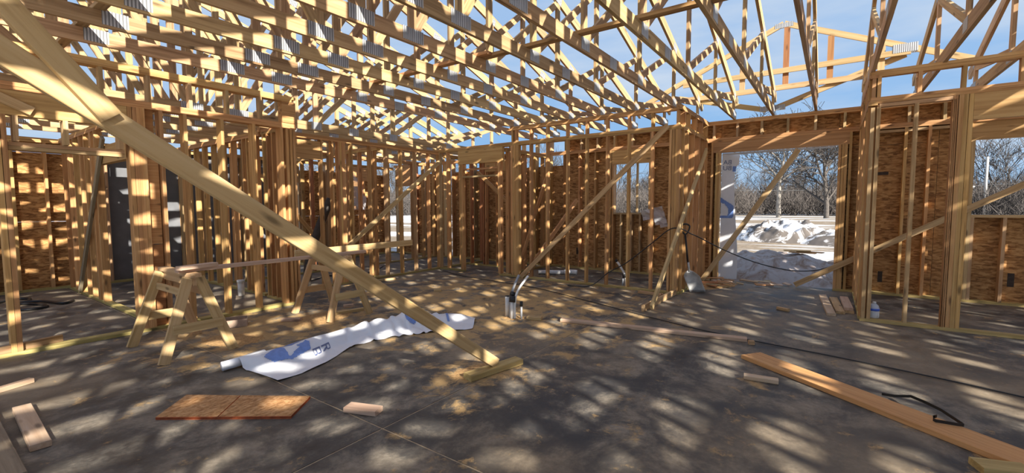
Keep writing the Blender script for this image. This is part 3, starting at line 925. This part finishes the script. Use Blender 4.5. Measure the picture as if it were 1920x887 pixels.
# ------------------------------------------------------------------ sheet of house wrap on the floor
random.seed(11)
SEC = [((1.66, 4.42), (1.69, 4.36), 0.075), ((1.80, 4.42), (1.80, 4.20), 0.085), ((1.98, 4.44), (1.83, 3.74), 0.095), ((2.20, 4.46), (2.05, 3.74), 0.10),
       ((2.44, 4.48), (2.30, 3.80), 0.10), ((2.70, 4.50), (2.52, 3.92), 0.10), ((2.97, 4.50), (2.72, 4.02), 0.095), ((3.25, 4.46), (3.02, 4.02), 0.11), ((3.50, 4.38), (3.28, 3.92), 0.12),
       ((3.70, 4.38), (3.42, 3.84), 0.14), ((3.92, 4.36), (3.55, 3.78), 0.10), ((4.12, 4.32), (3.66, 3.70), 0.06), ((4.30, 4.22), (3.78, 3.60), 0.05), ((4.42, 4.00), (3.90, 3.50), 0.035), ((4.40, 3.74), (3.99, 3.44), 0.02)]
def wrap_pt(s, t, lift=0.0):
    s = max(0.0, min(len(SEC) - 1.0001, s))
    i = int(s); f = s - i
    f = f * f * (3 - 2 * f)
    A, B = SEC[i], SEC[i + 1]
    bk = Vector(A[0]).lerp(Vector(B[0]), f); fr = Vector(A[1]).lerp(Vector(B[1]), f); h = A[2] * (1 - f) + B[2] * f
    p = bk.lerp(fr, t)
    z = h * math.sin(math.pi * min(1.0, t / 0.62) ** 0.8) if t < 0.62 else 0.0
    z = z + 0.012
    if 6.2 < s < 11.5:
        z += 0.018 * abs(math.sin(s * 4.2 + t * 7.0)) * math.sin(math.pi * min(1, t * 1.1)) + 0.012 * math.sin(s * 9 - t * 11)
    else:
        z += 0.005 * math.sin(s * 3 + t * 9)
    return Vector((p.x, p.y, max(0.006, z) + lift))
hw = empty('house_wrap', (3.0, 4.1, 0), label='crumpled white house wrap sheet with blue print lying on the floor', cat='wrap')
def wrap_grid(name, s0, s1, ns, t0, t1, nt, mat, inside=None, lift=0.0):
    vs, fs = [], []
    for i in range(ns + 1):
        for j in range(nt + 1):
            vs.append(wrap_pt(s0 + (s1 - s0) * i / ns, t0 + (t1 - t0) * j / nt, lift) - hw.location)
    for i in range(ns):
        for j in range(nt):
            u, v = (i + .5) / ns, (j + .5) / nt
            if inside is None or inside(u, v):
                fs.append((i * (nt + 1) + j, i * (nt + 1) + j + 1, (i + 1) * (nt + 1) + j + 1, (i + 1) * (nt + 1) + j))
    return mesh_obj(name, vs, fs, mat, hw, True)
wrap_grid('sheet', 0.9, 14, 130, 0, 1, 26, MAT['wrap'])
vs, fs = tube_data([(1.665 - 3.0, 4.385 - 4.1, 0.045), (1.80 - 3.0, 4.38 - 4.1, 0.05), (2.05 - 3.0, 4.42 - 4.1, 0.05)], 0.042, 14)
mesh_obj('rolled_core', vs, fs, MAT['wrap'], hw, True)
def in_poly(x, y, P):
    c = False
    for i in range(len(P)):
        (x0, y0), (x1, y1) = P[i], P[i - 1]
        if (y0 > y) != (y1 > y) and x < (x1 - x0) * (y - y0) / (y1 - y0) + x0:
            c = not c
    return c
HEX = [(0.0, 0.45), (0.22, 0.05), (0.72, 0.0), (1.0, 0.35), (0.92, 0.75), (0.5, 1.0), (0.12, 0.85)]
BLOB = [(0.30, 0.12), (0.42, 0.30), (0.40, 0.5), (0.46, 0.62), (0.40, 0.80), (0.52, 0.84), (0.60, 0.66), (0.68, 0.55), (0.66, 0.38), (0.80, 0.30), (0.86, 0.10), (0.7, 0.12), (0.6, 0.22), (0.5, 0.1)]
wrap_grid('printed_emblem', 2.15, 4.2, 44, 0.20, 0.56, 30, MAT['ink'], lambda u, v: in_poly(u, v, HEX) and not in_poly(u, v, BLOB), 0.004)
# letters beside the emblem, in strokes: B, I and R
LET = {'B': [[(0, 0), (.18, 0), (.18, 1), (0, 1)], [(0, .42), (.7, .42), (.7, .56), (0, .56)], [(0, 0), (.7, 0), (.7, .15), (0, .15)], [(0, .85), (.7, .85), (.7, 1), (0, 1)], [(.6, 0), (.8, .1), (.8, .4), (.6, .5)], [(.6, .5), (.8, .6), (.8, .9), (.6, 1)]],
       'I': [[(.3, 0), (.5, 0), (.5, 1), (.3, 1)]],
       'R': [[(0, 0), (.18, 0), (.18, 1), (0, 1)], [(0, .42), (.7, .42), (.7, .56), (0, .56)], [(0, .85), (.7, .85), (.7, 1), (0, 1)], [(.6, .5), (.8, .6), (.8, .9), (.6, 1)], [(.35, .45), (.55, .45), (.85, 0), (.65, 0)]]}
for i, ch in enumerate('BR'):
    wrap_grid('printed_letter', 4.1 + i * 0.4, 4.45 + i * 0.4, 16, 0.50, 0.66, 16, MAT['ink_dark'], lambda u, v, ch=ch: any(in_poly(v, u, q) for q in LET[ch]), 0.005)
wrap_grid('printed_patch', 9.0, 9.8, 18, 0.2, 0.55, 14, MAT['ink'], lambda u, v: (u - .5) ** 2 + (v - .5) ** 2 < .24 and not ((u - .6) ** 2 + (v - .4) ** 2 < .06), 0.004)
wrap_grid('printed_patch', 12.1, 12.5, 10, 0.1, 0.55, 14, MAT['ink'], lambda u, v: u < .4 or v < .25, 0.004)

# ------------------------------------------------------------------ pipes, cords, bottle, shovel, box, strap
def pipe_thing(name, label, parts):
    x, y = parts[0][1][0][:2]
    e = empty(name, (x, y, 0), label=label, cat='pipe')
    for nm, pts, r, m_ in parts:
        tube(nm, pts, r, m_, e, 12)
    return e
pipe_thing('pipe_stub', 'white pipe stub rising from the floor, left one of the pipe cluster', [('pipe', [(4.72, 3.46, 0), (4.72, 3.46, 0.28)], 0.028, 'pvc'), ('rim', [(4.72, 3.46, 0.275), (4.72, 3.46, 0.285)], 0.029, 'black')])
pipe_thing('pipe_stub', 'pair of pale pipes taped with black in the middle of the pipe cluster',
           [('pipe', smooth_path([(4.68, 3.385, 0), (4.69, 3.38, 0.25), (4.74, 3.37, 0.40), (4.85, 3.36, 0.55)]), 0.017, 'grey_pvc'), ('pipe', [(4.66, 3.345, 0), (4.66, 3.34, 0.26)], 0.022, 'pvc'),
            ('pipe', smooth_path([(4.68, 3.31, 0), (4.69, 3.31, 0.25), (4.74, 3.28, 0.40), (4.86, 3.22, 0.55)]), 0.015, 'pvc'), ('tape', [(4.675, 3.345, 0.22), (4.69, 3.345, 0.30)], 0.046, 'black'), ('tape', [(4.69, 3.36, 0.30), (4.71, 3.36, 0.345)], 0.036, 'black')])
pipe_thing('pipe_stub', 'thin grey pipe with a black cap, right one of the pipe cluster', [('pipe', [(4.72, 3.235, 0), (4.72, 3.235, 0.20)], 0.014, 'grey_pvc'), ('cap', [(4.72, 3.235, 0.17), (4.72, 3.235, 0.235)], 0.020, 'black')])
pipe_thing('pipe_stub', 'pale pipe with black tape leaning up behind the centre wall studs',
           [('pipe', smooth_path([(7.75, 3.0, 0), (7.74, 3.02, 0.2), (7.72, 3.1, 0.36), (7.7, 3.17, 0.46)]), 0.02, 'pvc'), ('pipe', smooth_path([(7.75, 3.06, 0), (7.74, 3.06, 0.2)]), 0.02, 'grey_pvc'), ('pipe', [(7.75, 2.96, 0), (7.74, 2.99, 0.2)], 0.015, 'pvc'), ('tape', [(7.745, 3.02, 0.17), (7.74, 3.03, 0.23)], 0.045, 'black'), ('cap', [(7.70, 3.165, 0.45), (7.69, 3.18, 0.49)], 0.023, 'black')])
pipe_thing('pipe_stub', 'white pipe standing on the floor of the room behind the left wall', [('pipe', [(3.36, 7.95, 0), (3.36, 7.95, 0.24)], 0.05, 'pvc'), ('collar', [(3.36, 7.95, 0.22), (3.36, 7.95, 0.26)], 0.06, 'pvc')])
pipe_thing('loose_pipe', 'white pipe lying on the floor behind the centre wall', [('pipe', [(8.1, 5.1, 0.05), (8.4, 4.6, 0.05)], 0.045, 'pvc'), ('elbow', smooth_path([(8.38, 4.63, 0.05), (8.46, 4.5, 0.055), (8.5, 4.38, 0.05)]), 0.055, 'pvc')])

tag(tube('extension_cord', smooth_path([(7.35, 7.3, .012), (7.0, 6.4, .012), (6.86, 5.7, .012), (6.68, 4.32, .012), (6.2, 3.03, .012), (5.78, 2.0, .012), (5.51, 1.29, .012), (5.36, 0.70, .012), (5.23, -0.05, .012), (5.06, -0.78, .012), (4.80, -1.6, .012)]), 0.0065, 'black'),
    'thin black cord stretched across the whole floor', 'cord')
tag(tube('hanging_cable', smooth_path([(7.2, 3.9, .012), (7.3, 3.5, .03), (7.4, 3.2, .28), (7.42, 2.86, .49), (7.45, 2.42, .86), (7.44, 2.15, 1.08), (7.48, 1.98, 1.09), (7.75, 1.9, 1.0), (8.0, 1.83, 0.93), (8.5, 1.50, 0.68), (9.0, 1.06, 0.44), (9.3, 0.58, 0.31), (9.38, 0.2, 0.33), (9.40, -0.06, 0.44)]), 0.009, 'black'),
    'dark cable hanging in a swag across the door opening', 'cable')
tag(tube('hose', smooth_path([(0.35, 9.9, .02), (0.75, 10.15, .02), (1.1, 10.5, .02), (1.25, 10.3, .02), (1.0, 9.7, .02), (1.05, 9.3, .02), (1.3, 9.35, .02), (1.2, 9.8, .02), (1.0, 10.0, .02), (1.3, 9.9, .03), (1.48, 9.45, .02), (1.62, 9.6, .02)]), 0.02, 'black'),
    'black hose coiled on the floor of the far left room', 'hose')
tag(tube('cord', smooth_path([(4.6, 8.2, .012), (5.4, 8.6, .012), (5.2, 8.0, .012), (6.2, 8.3, .012), (7.0, 8.9, .012)]), 0.014, 'black'), 'black cord on the floor of the room behind the rear wall', 'cord')

b = empty('water_bottle', (7.22, -0.475, 0.0385), label='clear plastic water bottle with a blue label standing on the right wall plate', cat='bottle')
lathe('body', [(0.045, 0), (0.054, 0.01), (0.055, 0.05), (0.052, 0.07), (0.055, 0.09), (0.055, 0.125), (0.046, 0.155), (0.022, 0.18), (0.018, 0.185)], MAT['bottle'], b)
lathe('label', [(0.0562, 0.092), (0.0562, 0.122)], MAT['label_blue'], b)
lathe('cap', [(0.020, 0.183), (0.020, 0.202), (0.017, 0.205)], MAT['pvc'], b)

# scoop shovel leaning on the corner post
sv = empty('scoop_shovel', (7.86, 1.84, 0), label='scoop shovel with a black handle leaning on the hall wall', cat='shovel')
tube('shaft', [(7.70, 1.975, 1.0), (7.78, 1.93, 0.42)], 0.016, 'black', sv, 10)
tube('handle', smooth_path([(7.70, 1.97, 0.98), (7.66, 2.02, 1.05), (7.67, 2.02, 1.14), (7.71, 1.97, 1.16), (7.75, 1.92, 1.13), (7.73, 1.93, 1.05), (7.70, 1.97, 0.98)]), 0.014, 'black', sv, 8)
tube('socket', [(7.77, 1.935, 0.52), (7.79, 1.92, 0.36)], 0.02, 'aluminium', sv, 10)
def scoop():
    top, bot = Vector((7.79, 1.925, 0.38)), Vector((7.89, 1.80, 0.012))
    side = Vector((0.45, -0.85, 0)).normalized()
    nrm = (bot - top).normalized().cross(side).normalized()
    if nrm.dot(Vector((-1, -0.6, 0.3))) < 0: nrm = -nrm
    vs, fs = [], []
    for i in range(9):
        t = i / 8
        hw_ = 0.13 if t > 0.2 else 0.05 + 0.4 * t
        for j in range(9):
            u = j / 4 - 1
            vs.append(top.lerp(bot, t) + side * hw_ * u + nrm * (0.05 * u ** 4 * (1 - .5 * t) + 0.03 * max(0, 0.25 - t)) - sv.location)
    for i in range(8):
        for j in range(8):
            fs.append((i * 9 + j, i * 9 + j + 1, (i + 1) * 9 + j + 1, (i + 1) * 9 + j))
    ob = mesh_obj('blade', vs, fs, MAT['aluminium'], sv, True)
    md = ob.modifiers.new('solid', 'SOLIDIFY'); md.thickness = 0.004
scoop()

bx = empty('cardboard_box', (2.42, 5.98, 0), rz=math.radians(-25), label='small open cardboard tray on the floor beside the left wall', cat='box')
for p0, p1 in (((-.15, -.1), (.15, -.1)), ((-.15, .1), (.15, .1)), ((-.15, -.1), (-.15, .1)), ((.15, -.1), (.15, .1))):
    d = Vector((p1[0] - p0[0], p1[1] - p0[1], 0))
    me = box_mesh(d.length, 0.09, 0.004, MAT['card'])
    ob = bpy.data.objects.new('side', me); link(ob, bx)
    ob.location = (p0[0], p0[1], 0.046); ob.rotation_euler = (math.pi / 2, 0, math.atan2(d.y, d.x))
ob = bpy.data.objects.new('bottom', box_mesh(0.3, 0.2, 0.004, MAT['card'])); link(ob, bx); ob.location = (-.15, 0, 0.003)

def ribbon(name, pts, wv, th, mat, label, cat):
    pts = [Vector(p) for p in pts]
    vs, fs = [], []
    for p in pts:
        for s in (-1, 1):
            vs.append(p + Vector(wv) * s)
    for i in range(len(pts) - 1):
        fs.append((2 * i, 2 * i + 1, 2 * i + 3, 2 * i + 2))
    ob = mesh_obj(name, vs, fs, MAT[mat])
    md = ob.modifiers.new('solid', 'SOLIDIFY'); md.thickness = th
    return tag(ob, label, cat)
ribbon('steel_strap', [(4.36, -0.36, .02), (4.338, -0.43, .03), (4.31, -0.52, .06), (4.20, -0.585, .072), (4.084, -0.65, .078), (3.945, -0.728, .062), (3.93, -0.735, .058), (3.925, -0.70, .056), (3.918, -0.60, .054), (3.93, -0.588, .056), (3.955, -0.592, .064), (3.925, -0.606, .085)], (0, 0, 0.010), 0.004, 'strap',
       'bent black steel strap lying on the wide orange plank', 'strap')

# ------------------------------------------------------------------ house wrap flap at the door, plastic sheets
fl = empty('wrap_flap', (9.53, 1.7, 0), label='white house wrap flap with a blue emblem at the left jamb of the door opening', cat='wrap')
vs, fs = [], []
for i in range(25):
    z = 0.02 + 2.45 * i / 24
    for j in range(7):
        t = j / 6
        y = 1.785 - t * (0.25 + 0.03 * math.sin(z * 2.2) + (0.07 if z > 2.2 else 0) + 0.05 * max(0, 1 - z))
        x = 9.548 + 0.05 * t * math.sin(z * 2.4 + 1) + 0.06 * t
        vs.append((x - 9.53, y - 1.7, z))
for i in range(24):
    for j in range(6):
        fs.append((i * 7 + j, i * 7 + j + 1, (i + 1) * 7 + j + 1, (i + 1) * 7 + j))
mesh_obj('sheet', vs, fs, MAT['wrap'], fl, True)
mesh_obj('header_strip', [(0.0, 0.08, 2.476), (0.05, 0.08, 2.44), (0.0, -1.7, 2.476), (0.05, -1.7, 2.455)], [(0, 1, 3, 2)], MAT['wrap'], fl)
def flat_print(name, poly, holes_blob, x, mat):
    """print on the flap: a grid of cells clipped to an outline (y, z)"""
    ys = [p[0] for p in poly]; zs = [p[1] for p in poly]
    n_ = 26
    vs, fs = [], []
    y0, y1, z0, z1 = min(ys), max(ys), min(zs), max(zs)
    for i in range(n_ + 1):
        for j in range(n_ + 1):
            yy, zz = y0 + (y1 - y0) * i / n_, z0 + (z1 - z0) * j / n_
            t = min(1, max(0, (1.80 - yy) / 0.25))
            xx = 9.548 + 0.05 * t * math.sin(zz * 2.4 + 1) + 0.06 * t - 0.006
            vs.append((xx - 9.53, yy - 1.7, zz))
    for i in range(n_):
        for j in range(n_):
            yy, zz = y0 + (y1 - y0) * (i + .5) / n_, z0 + (z1 - z0) * (j + .5) / n_
            if in_poly(yy, zz, poly) and not (holes_blob and in_poly(yy, zz, holes_blob)):
                fs.append((i * (n_ + 1) + j, i * (n_ + 1) + j + 1, (i + 1) * (n_ + 1) + j + 1, (i + 1) * (n_ + 1) + j))
    return mesh_obj(name, vs, fs, MAT[mat], fl)
flat_print('printed_emblem', [(1.80, 1.22), (1.58, 1.22), (1.56, 1.26), (1.56, 1.46), (1.80, 1.63)], [(1.80, 1.27), (1.66, 1.26), (1.65, 1.40), (1.72, 1.50), (1.80, 1.52)], 0, 'ink')
flat_print('printed_band', [(1.60, 2.12), (1.545, 2.12), (1.54, 2.3), (1.52, 2.42), (1.57, 2.42), (1.60, 2.32)], None, 0, 'ink')
for s_, z_ in (('BA', 2.26), ('BU', 2.15)):
    cu = bpy.data.curves.new('printed_letters', 'FONT'); cu.body = s_; cu.size = 0.125
    tmp = bpy.data.objects.new('tmp_text', cu); COL.objects.link(tmp)
    me = bpy.data.meshes.new_from_object(tmp.evaluated_get(bpy.context.evaluated_depsgraph_get()))
    bpy.data.objects.remove(tmp)
    me.materials.clear(); me.materials.append(MAT['ink_dark'])
    ob = bpy.data.objects.new('printed_letters', me); link(ob, fl)
    ex = Vector((-0.24, 1, 0)).normalized()
    m = Matrix.Identity(4)
    for i, v in enumerate((ex, Vector((0, 0, 1)), ex.cross(Vector((0, 0, 1))))):
        m[0][i], m[1][i], m[2][i] = v
    m[0][3], m[1][3], m[2][3] = 9.582 - 9.53, 1.615 - 1.7, z_
    ob.matrix_local = m

def crumple(name, o, du, dv, nu, nv, amp, mat, label, cat, cut=None):
    o, du, dv = Vector(o), Vector(du), Vector(dv)
    nr = du.cross(dv).normalized()
    vs, fs = [], []
    for i in range(nu + 1):
        for j in range(nv + 1):
            vs.append(o + du * i / nu + dv * j / nv + nr * random.uniform(-amp, amp))
    for i in range(nu):
        for j in range(nv):
            if cut is None or cut((i + .5) / nu, (j + .5) / nv):
                fs.append((i * (nv + 1) + j, i * (nv + 1) + j + 1, (i + 1) * (nv + 1) + j + 1, (i + 1) * (nv + 1) + j))
    return tag(mesh_obj(name, vs, fs, MAT[mat], None, False), label, cat)
crumple('plastic_sheet', (9.33, 3.32, 1.36), (0, -0.46, 0.10), (0.02, -0.12, -0.42), 6, 6, 0.03, 'plastic', 'crumpled clear plastic sheet hanging from the front window sill', 'sheet', lambda u, v: v < 0.35 + u * 0.9)
crumple('plastic_sheet', (5.96, 8.6, 2.2), (0.10, -0.35, 0), (0.02, 0.0, -0.8), 6, 8, 0.03, 'plastic', 'clear plastic sheet hanging on the studs behind the rear wall', 'sheet', lambda u, v: u < 0.35 + v)

# ------------------------------------------------------------------ outside
def mound(name, cx, cy, rx, ry, h, amp, mat, label, seed, n_=42, pw=1.0):
    random.seed(seed)
    ph = [(random.uniform(1, 5), random.uniform(1, 5), random.uniform(0, 6), random.uniform(.3, 1)) for _ in range(12)]
    vs, fs = [], []
    for i in range(n_ + 1):
        for j in range(n_ + 1):
            u, v = 2 * i / n_ - 1, 2 * j / n_ - 1
            r = math.hypot(u, v)
            e = max(0, 1 - r * r) ** pw
            nz = sum(a3 * math.sin(a0 * 2.3 * u * rx + a2) * math.cos(a1 * 2.3 * v * ry + a2 * 2) for a0, a1, a2, a3 in ph) / 6
            vs.append((u * rx, v * ry, e * (h + amp * nz) - 0.02 + random.uniform(-.012, .012) * (e > 0) * h * 2))
    for i in range(n_):
        for j in range(n_):
            fs.append((i * (n_ + 1) + j, (i + 1) * (n_ + 1) + j, (i + 1) * (n_ + 1) + j + 1, i * (n_ + 1) + j + 1))
    ob = mesh_obj(name, vs, fs, MAT[mat], None, True, (cx, cy, G))
    return tag(ob, label, 'snow pile')
mound('snow_pile', 11.55, 1.0, 1.7, 1.75, 0.74, 0.22, 'pile', 'dirty snow bank just outside the door opening', 5)
mound('snow_pile', 11.9, -1.0, 1.9, 1.8, 0.74, 0.2, 'pile', 'second dirty snow bank outside, beside the right door jamb', 8)
mound('dirt_pile', 26.5, 1.9, 2.3, 2.4, 0.95, 0.5, 'dirtpile', 'grey dirt heap dusted with snow across the yard', 9, 54, 0.8)
mound('snow_pile', 25.5, -0.4, 2.2, 1.9, 0.62, 0.2, 'dirtpile', 'low snow heap against the grey dirt heap', 12)
for i, (x, y, a) in enumerate(((11.75, 0.75, 1.75), (11.85, 0.6, 1.9), (11.65, 0.85, 1.4))):
    tag(board('wood_scrap', (x, y, 0.42 + 0.02 * i), (x + 0.5 * math.cos(a), y - 0.5 * math.sin(a), 0.42 + .02 * i), 0.14, 0.02, (1, 0, 0), 'stud'), 'broken plank piece lying on the snow bank outside the door', 'scrap', 'plank pieces on the snow bank')

def branchy(seed, height, r0, levels, spread, lean=0.0, kids=(4, 6), sides=4, fork=0.35, minr=0.01):
    """verts and faces of a bare tree; the trunk and limbs come first, fine twigs last"""
    rng = random.Random(seed)
    vs, fs = [], []
    tw_v, tw_f = [], []
    def seg(pts, rs, V, F, n):
        b0 = len(V)
        a, b1 = tube_data(pts, rs, n)
        V.extend(a); F.extend([tuple(b0 + k for k in f) for f in b1[:-2]])
    def grow(p, d, L, r, lev):
        n_ = 5 if lev <= 1 else 3
        pts, rs = [p.copy()], [r]
        q = p.copy(); dd = d.copy()
        for i in range(n_):
            dd = (dd + Vector((rng.uniform(-1, 1), rng.uniform(-1, 1), rng.uniform(-.4, .7))) * (0.10 if lev == 0 else 0.22)).normalized()
            q = q + dd * L / n_
            pts.append(q.copy()); rs.append(max(minr, r * (1 - 0.62 * (i + 1) / n_)))
        tgt = (vs, fs) if lev <= 1 else (tw_v, tw_f)
        seg(pts, rs, *tgt, 7 if lev == 0 else (sides if lev < 2 else 3))
        if lev < levels:
            for c in range(rng.randint(*kids) + (3 if lev == 0 else 0)):
                t = rng.uniform(fork if lev == 0 else 0.2, 1.0)
                i = min(n_ - 1, int(t * n_)); f = t * n_ - i
                bp = pts[i].lerp(pts[i + 1], f)
                br = (rs[i] * (1 - f) + rs[i + 1] * f)
                az = rng.uniform(0, 2 * math.pi)
                perp = dd.orthogonal().normalized()
                perp.rotate(Matrix.Rotation(az, 3, dd))
                nd = (dd * rng.uniform(.45, .9) + perp * spread * rng.uniform(.7, 1.2) + Vector((0, 0, .25))).normalized()
                grow(bp, nd, L * rng.uniform(.42, .68) * (1.1 if lev == 0 else 1), max(minr, br * rng.uniform(.45, .7)), lev + 1)
    grow(Vector((0, 0, 0)), Vector((lean, 0, 1)).normalized(), height * 0.62, r0, 0)
    return vs, fs, tw_v, tw_f

def tree(name, loc, seed, height, r0, label, mat, levels=4, spread=0.8, **kw):
    e = empty(name, loc, label=label, cat='tree')
    a, b_, c, d = branchy(seed, height, r0, levels, spread, **kw)
    mesh_obj('trunk', a, b_, MAT[mat], e, True)
    t_ = mesh_obj('twigs', c, d, MAT['dark_twig'], e); t_['kind'] = 'stuff'
    return e
tree('bare_tree', (74.0, 6.2, G), 21, 14.5, 0.33, 'tall bare tree with a pale trunk in the middle of the yard', 'pale_bark', levels=3, spread=1.0, fork=0.42, minr=0.03, kids=(7, 9))
tree('bare_tree', (72.0, 0.6, G), 34, 13.5, 0.34, 'dark bare tree with wide branches near the right door jamb', 'bark', levels=3, spread=1.0, fork=0.15, minr=0.03, kids=(7, 9))

# shared bare trees in the tree line
protos = []
for i in range(5):
    a, b_, c, d = branchy(100 + i, 9 + i * 0.8, 0.14, 3, 0.6, kids=(5, 7), fork=0.25, minr=0.02)
    o0 = len(a)
    me = bpy.data.meshes.new('bare_tree')
    me.from_pydata([tuple(v) for v in a + c], [], b_ + [tuple(k + o0 for k in f) for f in d])
    me.materials.append(MAT['twig'])
    protos.append(me)
random.seed(5)
for i in range(64):
    az = math.radians(-17 + 88 * (i + random.random()) / 64)
    R = random.uniform(92, 116)
    o = bpy.data.objects.new('bare_tree', protos[i % 5])
    o.location = (R * math.cos(az), R * math.sin(az), G)
    o.rotation_euler = (0, 0, random.uniform(0, 6.28))
    s = random.uniform(0.75, 1.15)
    o.scale = (s * 1.2, s * 1.2, s)
    link(o)
    tag(o, 'bare brown tree in the wooded edge beyond the snowy yard', 'tree', 'bare trees along the wooded edge')
# brush between them
random.seed(6)
vs, fs = [], []
def twig(p, d, L, r):
    q = p + d * L
    b0 = len(vs)
    pr = d.orthogonal().normalized()
    for k in range(3):
        an = k * 2.0944
        o_ = pr * math.cos(an) + d.cross(pr) * math.sin(an)
        vs.append(p + o_ * r)
    vs.append(q)
    for k in range(3):
        fs.append((b0 + k, b0 + (k + 1) % 3, b0 + 3))
for i in range(3400):
    az = math.radians(random.uniform(-20, 78))
    R = random.uniform(88, 135)
    base = Vector((R * math.cos(az), R * math.sin(az), G))
    hh = random.uniform(2.0, 7.5) * (1 if R < 108 else 1.35)
    for k in range(34):
        a2 = random.uniform(0, 6.28); tl = random.uniform(0.1, 1.3)
        st = base + Vector((random.uniform(-1.2, 1.2), random.uniform(-1.2, 1.2), random.uniform(0, hh * 0.6)))
        twig(st, Vector((tl * math.cos(a2), tl * math.sin(a2), 1)).normalized(), hh * random.uniform(.2, .5), random.uniform(.02, .07))
ob = mesh_obj('thicket', vs, fs, MAT['twig'])
tag(ob, 'dense brown leafless brush along the wooded edge', 'brush', kind='stuff')

# utility pole with wires, seen through the right window
up_ = empty('utility_pole', (88, -17.0, G), label='pale utility pole with wires seen through the right window', cat='pole')
tube('pole', [(88, -17, G), (88, -17.0, 8.0)], 0.16, 'pole', up_, 8)
tube('brace_wire', [(88, -17, 5.2), (87.6, -18.8, 2.6)], 0.035, 'wire', up_, 6)
tube('wire', smooth_path([(80, 20, 7.8), (84, 2, 6.8), (88, -17, 7.7), (90, -34, 9.4)]), 0.022, 'wire', up_, 4)
tube('wire', smooth_path([(80, 20, 4.0), (84, 2, 3.8), (88, -17, 4.1), (90, -34, 5.4)]), 0.022, 'wire', up_, 4)
tube('transformer', [(87.9, -15.9, 3.9), (87.9, -14.7, 4.0)], 0.18, 'pole', up_, 8)
